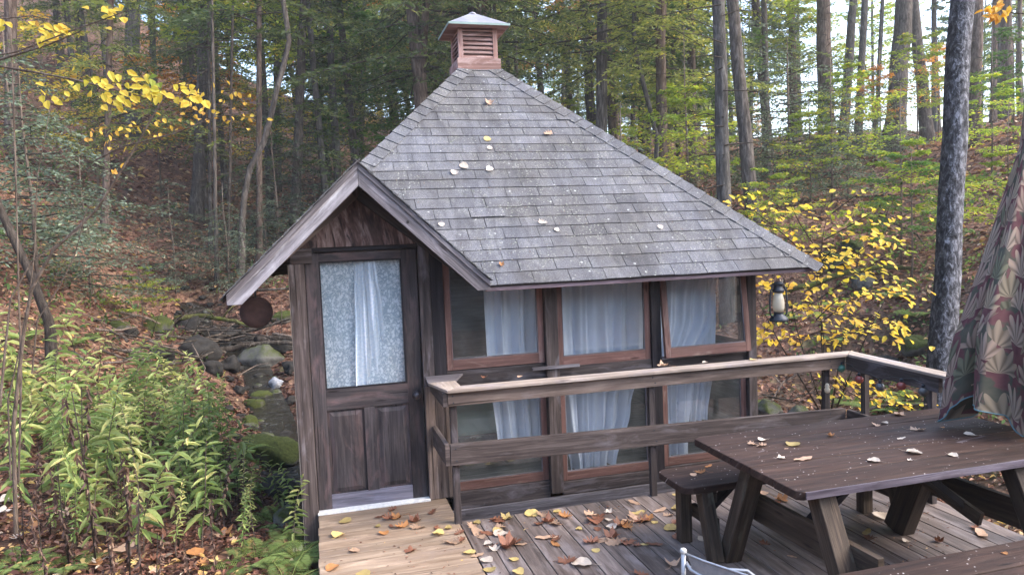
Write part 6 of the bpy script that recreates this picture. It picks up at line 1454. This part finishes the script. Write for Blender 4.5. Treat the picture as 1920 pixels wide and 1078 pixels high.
# --- single leaves lying on deck, walkway, table, bench and roof
def leaf_shape(kind, seed):
    r = random.Random(seed); n = 40; out = []
    for i in range(n):
        th = 2 * math.pi * i / n - math.pi; c = math.cos(th)
        if kind == 'oval': rr = (.5 * .56) / math.sqrt((.56 * math.cos(th)) ** 2 + (.5 * math.sin(th)) ** 2) * (1 + .12 * max(0, c) ** 6)
        elif kind == 'oak': rr = (.5 * .27) / math.sqrt((.27 * math.cos(th)) ** 2 + (.5 * math.sin(th)) ** 2) * (1 + .42 * math.cos(th * 9 + .3) * (abs(math.sin(th)) ** .6))
        elif kind == 'maple': rr = .30 + .17 * abs(math.cos(2.5 * th)) ** 1.6 + .04 * math.cos(th * 15)
        else: rr = (.5 * .2) / math.sqrt((.2 * math.cos(th)) ** 2 + (.5 * math.sin(th)) ** 2)
        rr *= 1 + r.uniform(-.03, .03); out.append((rr * math.cos(th), rr * math.sin(th)))
    cu, cw, tw_ = r.uniform(.1, .8), r.uniform(.1, 1.1), r.uniform(-.5, .5)
    if kind in ('oak', 'maple'): cu, cw, tw_ = r.uniform(.4, 1.6), r.uniform(.3, 2.2), r.uniform(-1.2, 1.2)
    def zf(x, y): return .02 + cu * x * x * .55 + cw * y * y + tw_ * x * y + .05 * abs(y) + .02 * math.sin(x * 14)
    b = MB(); b.v.append((0, 0, 0))
    for k in (.5, 1.0):
        for (x, y) in out: b.v.append((x * k, y * k, 0))
    b.v = [(x, y, zf(x, y)) for x, y, _ in b.v]; mz = min(v[2] for v in b.v); b.v = [(x, y, z - mz) for x, y, z in b.v]
    for i in range(n):
        j = (i + 1) % n; b.face([0, 1 + i, 1 + j], [(0, 0)] * 3, .5, True); b.face([1 + i, 1 + n + i, 1 + n + j, 1 + j], [(0, 0)] * 4, .5, True)
    if kind != 'long':
        L = r.uniform(.35, .7); b.tube([(-.48, 0, zf(-.5, 0) - mz), (-.48 - L * .5, .08, .03), (-.48 - L, .2, .09)], [.012, .01, .008], 4)
    return b
LM = {}
for col in ('l_brown', 'l_tan', 'l_yellow', 'l_pale', 'l_orange'):
    for kd in ('oval', 'oak', 'maple', 'long'):
        LM[(col, kd)] = [to_mesh(leaf_shape(kd, s * 3 + len(LM)).build('leaf', M[col])) for s in range(2)]
CN = {'l_brown': 'brown', 'l_tan': 'tan', 'l_yellow': 'yellow', 'l_pale': 'pale', 'l_orange': 'orange'}; KD = {'oval': 'oval', 'oak': 'lobed oak', 'maple': 'pointed', 'long': 'narrow curled'}
r3 = random.Random(11)
def drop(px, py, z, col, kd, size, where, P=None, nrm=None):
    P = onz(px, py, z) if P is None else P
    o = inst('fallen_leaf', LM[(col, kd)][r3.randrange(2)], None, P, r3.uniform(0, 6.28), size * .8 * r3.uniform(.85, 1.15), (r3.uniform(-.12, .12), r3.uniform(-.12, .12)))
    if nrm is not None: o.rotation_euler = (Matrix(((1, 0, 0), (0, 1, 0), (0, 0, 1))) @ nrm.to_track_quat('Z', 'Y').to_matrix() @ Matrix.Rotation(r3.uniform(0, 6.28), 3, 'Z')).to_euler()
    key = '%s %s leaf lying %s' % (CN[col], KD[kd], where); tag(o, key, 'leaf', 'leaves lying ' + where); return o
def cz(x, y): return 590 + x / 2.704, 880 + y / 2.704
B, T, Yw, Pl, Or = 'l_brown', 'l_tan', 'l_yellow', 'l_pale', 'l_orange'
for (x, y, c, k, s) in [(155, 262, Yw, 'oval', .1), (120, 335, Yw, 'oval', .11), (320, 288, Yw, 'oval', .06), (395, 205, B, 'oak', .11), (380, 248, B, 'oak', .15), (420, 245, Or, 'maple', .12), (330, 240, B, 'long', .1), (595, 218, B, 'oak', .11), (350, 322, Or, 'oval', .09), (440, 290, Or, 'oak', .16), (510, 265, B, 'maple', .13), (520, 295, T, 'oak', .12), (390, 288, B, 'long', .1), (620, 298, B, 'oak', .11), (628, 325, Yw, 'oval', .1), (677, 297, Yw, 'oval', .06), (485, 413, B, 'maple', .13), (200, 412, T, 'oval', .1), (90, 500, Or, 'oval', .12), (785, 420, Yw, 'oval', .1), (825, 435, T, 'long', .12), (245, 530, Yw, 'oval', .12), (700, 372, T, 'oak', .13), (745, 360, B, 'oak', .12)]:
    px, py = cz(x, y); drop(px, py, .006, c, k, s, 'on the tan walkway')
deckl = [(735, 322, B, 'oak', .13), (800, 288, T, 'oak', .13), (820, 272, Yw, 'oval', .07), (830, 325, T, 'long', .22), (880, 325, B, 'long', .18), (928, 312, Yw, 'oval', .1), (945, 328, Pl, 'oval', .12), (975, 248, Yw, 'maple', .17), (935, 262, B, 'oak', .14), (945, 290, T, 'oak', .1), (910, 255, B, 'maple', .1), (878, 378, Pl, 'oval', .09), (910, 405, Pl, 'maple', .13), (985, 385, B, 'maple', .19), (1000, 370, B, 'oak', .17), (970, 395, B, 'oak', .15), (1045, 380, T, 'long', .12), (872, 462, Pl, 'oval', .12), (888, 508, Yw, 'oval', .1), (1010, 455, Yw, 'oval', .08), (1032, 522, Yw, 'oval', .09),
    (1100, 225, Yw, 'oval', .12), (1150, 230, T, 'oak', .15), (1230, 213, Yw, 'oval', .08), (1270, 238, Or, 'oak', .15), (1140, 275, B, 'oak', .13), (1185, 265, B, 'maple', .16), (1215, 275, T, 'oak', .15), (1175, 345, T, 'long', .2), (1225, 355, B, 'oak', .15), (1220, 378, Or, 'long', .16), (1405, 230, T, 'oak', .15), (1420, 262, B, 'maple', .2), (1440, 245, B, 'oak', .15), (1490, 217, Pl, 'maple', .09), (1490, 255, Pl, 'oval', .06), (1505, 293, Pl, 'oval', .09), (1340, 302, Yw, 'oval', .06), (1435, 302, B, 'oval', .06), (1425, 410, Yw, 'oval', .06), (1285, 465, B, 'oak', .17), (1355, 480, Pl, 'oval', .16),
    (1400, 368, B, 'oak', .15), (1460, 360, T, 'long', .2), (1510, 345, B, 'maple', .17), (1530, 370, T, 'oak', .2), (1585, 372, B, 'oak', .13), (1550, 285, B, 'maple', .16), (1580, 290, Or, 'oak', .17), (1600, 262, T, 'oak', .2), (1640, 245, T, 'maple', .2), (1660, 262, B, 'oak', .16), (1690, 255, Or, 'oak', .17), (1640, 222, Yw, 'oval', .12), (1620, 168, T, 'long', .15), (1750, 208, T, 'long', .15), (1795, 232, T, 'oak', .1), (1805, 298, Yw, 'oval', .14), (1825, 270, B, 'oak', .12), (1835, 200, Yw, 'oval', .09), (1840, 130, Yw, 'long', .11), (1720, 380, B, 'long', .14), (1675, 380, Yw, 'long', .09), (1635, 385, B, 'oak', .08), (1815, 480, T, 'maple', .17), (1660, 532, B, 'oak', .15), (1725, 268, Yw, 'oval', .07), (1845, 345, B, 'oval', .1)]
for (x, y, c, k, s) in deckl:
    px, py = cz(x, y)
    wh = 'on the deck boards near the walkway seam' if px < 960 else 'on the deck boards below the middle window' if px < 1090 else 'on the deck boards left of the table'
    drop(px, py, .002, c, k, s * .95, wh)
for (px, py, c, k, s) in [(1430, 925, T, 'oval', .1), (1455, 945, B, 'oak', .15), (1465, 937, Or, 'maple', .15), (1440, 950, T, 'oak', .15), (1480, 915, T, 'long', .1), (1525, 935, B, 'oval', .09), (1435, 1020, B, 'oak', .12), (1485, 1043, T, 'long', .1), (1653, 968, Pl, 'oval', .13), (1625, 998, Yw, 'long', .13), (1630, 1010, B, 'oak', .12), (1760, 1015, B, 'maple', .1), (1840, 1000, T, 'long', .25), (1828, 988, B, 'oak', .1), (1320, 925, Or, 'oak', .13), (1385, 960, Yw, 'oval', .09), (1318, 1012, Pl, 'oval', .08), (1700, 1015, Pl, 'oval', .06)]:
    drop(px, py, .003, c, k, s, 'on the deck under the table')
c5 = lambda x, y: (1200 + x / 3.19, 740 + y / 3.19); c6 = lambda x, y: (1560 + x / 3.189, 740 + y / 3.189)
for (q, c, k, s) in [(c5(735, 272), Pl, 'oval', .075), (c5(670, 295), T, 'oak', .08), (c5(730, 305), T, 'oak', .1), (c5(915, 297), Yw, 'oval', .09), (c5(845, 378), Pl, 'maple', .08), (c5(975, 385), T, 'long', .13), (c5(875, 322), T, 'long', .04), (c5(1400, 395), Pl, 'oval', .09), (c5(1140, 245), Or, 'maple', .06),
    (c6(262, 182), T, 'oak', .09), (c6(315, 170), Pl, 'oval', .05), (c6(400, 120), T, 'maple', .11), (c6(515, 210), T, 'oak', .13), (c6(415, 262), Pl, 'long', .1), (c6(490, 345), Pl, 'oval', .11), (c6(465, 392), Pl, 'maple', .045), (c6(722, 362), Pl, 'oval', .065), (c6(825, 240), Pl, 'oval', .075), (c6(658, 195), Or, 'oval', .03)]:
    drop(q[0], q[1], .751, c, k, s, 'on the table top')
for (px, py, c, k, s) in [(1312, 886, Or, 'oak', .1), (1328, 874, Or, 'long', .09), (1300, 890, T, 'oval', .05)]: drop(px, py, .471, c, k, s, 'on the far bench')
drop(1883, 1037, .45, Or, 'oval', .035, 'on the near bench')
for (px, py, c, k, s) in [(908, 708, B, 'oak', .09), (975, 706, T, 'oval', .05), (1243, 686, T, 'maple', .11), (1322, 680, Pl, 'oval', .05), (1412, 674, Yw, 'oval', .06)]: drop(px, py, 1.021, c, k, s, 'on the railing cap')
def roofpt(px, py):
    d = ray(px, py); k = (EZ + (0 - (CYY - HALF)) * TAN - EYE + .022) / (d[2] - TAN * d[1]); return CAM + d * k
rn = Vector((0, -SN, SL))
for (px, py, c, k, s) in [(917, 193, T, 'maple', .16), (1027, 251, T, 'oak', .16), (914, 261, Yw, 'oval', .1), (918, 278, Pl, 'oval', .08), (870, 312, Pl, 'oval', .11), (852, 324, Pl, 'oval', .1), (918, 318, Pl, 'oval', .09), (1018, 418, Pl, 'oak', .11), (1044, 431, Pl, 'oval', .06), (1238, 426, Pl, 'oval', .08), (940, 496, Or, 'maple', .09), (828, 421, Pl, 'oval', .08)]:
    drop(0, 0, 0, c, k, s * .8, 'on the shingled roof', roofpt(px, py), rn)

# crumbs of leaf and needle nobody could count
n = 1500; x = rng.uniform(-.08, 4.38, n); y = rng.uniform(2.0, 5.24, n); keep = (_vn(x * 3 + 5, y * 3) + (y > 4.9) * .25 > .5); x, y = x[keep], y[keep]; n = len(x)
Dv = rvec(n); Dv[:, 2] *= .1; sz = .016 * rng.uniform(.4, 1.6, n)
tag(leaves('leaf_crumbs', np.stack([x, y, np.full(n, .006)], 1), Dv, np.tile([0, 0, 1.], (n, 1)) + rng.normal(size=(n, 3)) * .3, sz, sz * .5, M['litter'], rng.random(n)), 'tiny crumbs of dry leaf sprinkled over the deck and walkway', 'leaf crumbs', kind='stuff')
n = 900; t_ = rng.uniform(.05, 2.1, n) ** 1.0; x = rng.uniform(-.3, 3.9, n); y = CYY - HALF + t_; keep = (x < CXX + HALF - t_ - .15) & (x > np.maximum(CXX - HALF + t_, GX + GHW * (1 - t_ / (yr - CYY + HALF))) + .1) & (_vn(x * 2.2, y * 4) > .42); x, y, t_ = x[keep], y[keep], t_[keep]; n = len(x)
Dv = np.stack([rng.normal(size=n), rng.normal(size=n) * .7, np.zeros(n)], 1); Dv[:, 2] = Dv[:, 1] * TAN; sz = .024 * rng.uniform(.4, 1.5, n)
tag(leaves('needle_litter', np.stack([x, y, EZ + t_ * TAN + .024], 1), Dv, np.tile([0, -SN, SL], (n, 1)), sz, sz * .16, M['dryleaf'], rng.random(n), curl=0), 'fine dry needles and scraps lying on the front roof slope', 'needle litter', kind='stuff')
# large leaves lying in the lower left foreground, one by one
for i in range(46):
    px = r3.uniform(0, 240) if i < 26 else r3.uniform(200, 560); py = r3.uniform(900, 1078) if i < 26 else r3.uniform(960, 1078)
    P = hit(px, py, 2.8, 12); 
    if P[0] > -.15: continue
    drop(0, 0, 0, r3.choice([B, B, T, Or, Yw, Pl]), r3.choice(['oval', 'oak', 'maple', 'oak']), r3.uniform(.1, .17), 'in the lower left corner' if px < 240 else 'under the green patch beside the walkway', P + np.array([0, 0, .05]))

# house behind the camera, mirrored faintly in the panes
hw = empty('clapboard_house', (1, -4.2, 0), 'grey clapboard house wall behind the photographer, mirrored in the hut windows', 'house')
mb = MB(); z = -.4
while z < 3.6:
    P = [(-5, -4.2, z), (8, -4.2, z), (8, -4.32, z), (-5, -4.32, z), (-5, -4.225, z + .13), (8, -4.225, z + .13), (8, -4.32, z + .13), (-5, -4.32, z + .13)]
    mb.hexa([(a, -4.4 - b if 0 else b, c) for a, b, c in P][0:8], P); z += .131
mb.build('siding', M['siding'], hw)

# thin autumn air that pales the far trees
me = bpy.data.meshes.new('haze'); bmx = MB(); bmx.box((-160, -40, -14), (170, 190, 75)); hzo = bmx.build('haze', M['iron']); tag(hzo, 'thin pale air between the trees', 'haze', kind='stuff')
hm = bpy.data.materials.new('haze'); hm.use_nodes = True; hm.node_tree.nodes.clear(); ho = hm.node_tree.nodes.new('ShaderNodeOutputMaterial'); hv = hm.node_tree.nodes.new('ShaderNodeVolumePrincipled')
hv.inputs['Density'].default_value = .0012; hv.inputs['Color'].default_value = (.95, .97, 1, 1); hv.inputs['Anisotropy'].default_value = .3; hm.node_tree.links.new(hv.outputs[0], ho.inputs['Volume']); hzo.data.materials[0] = hm
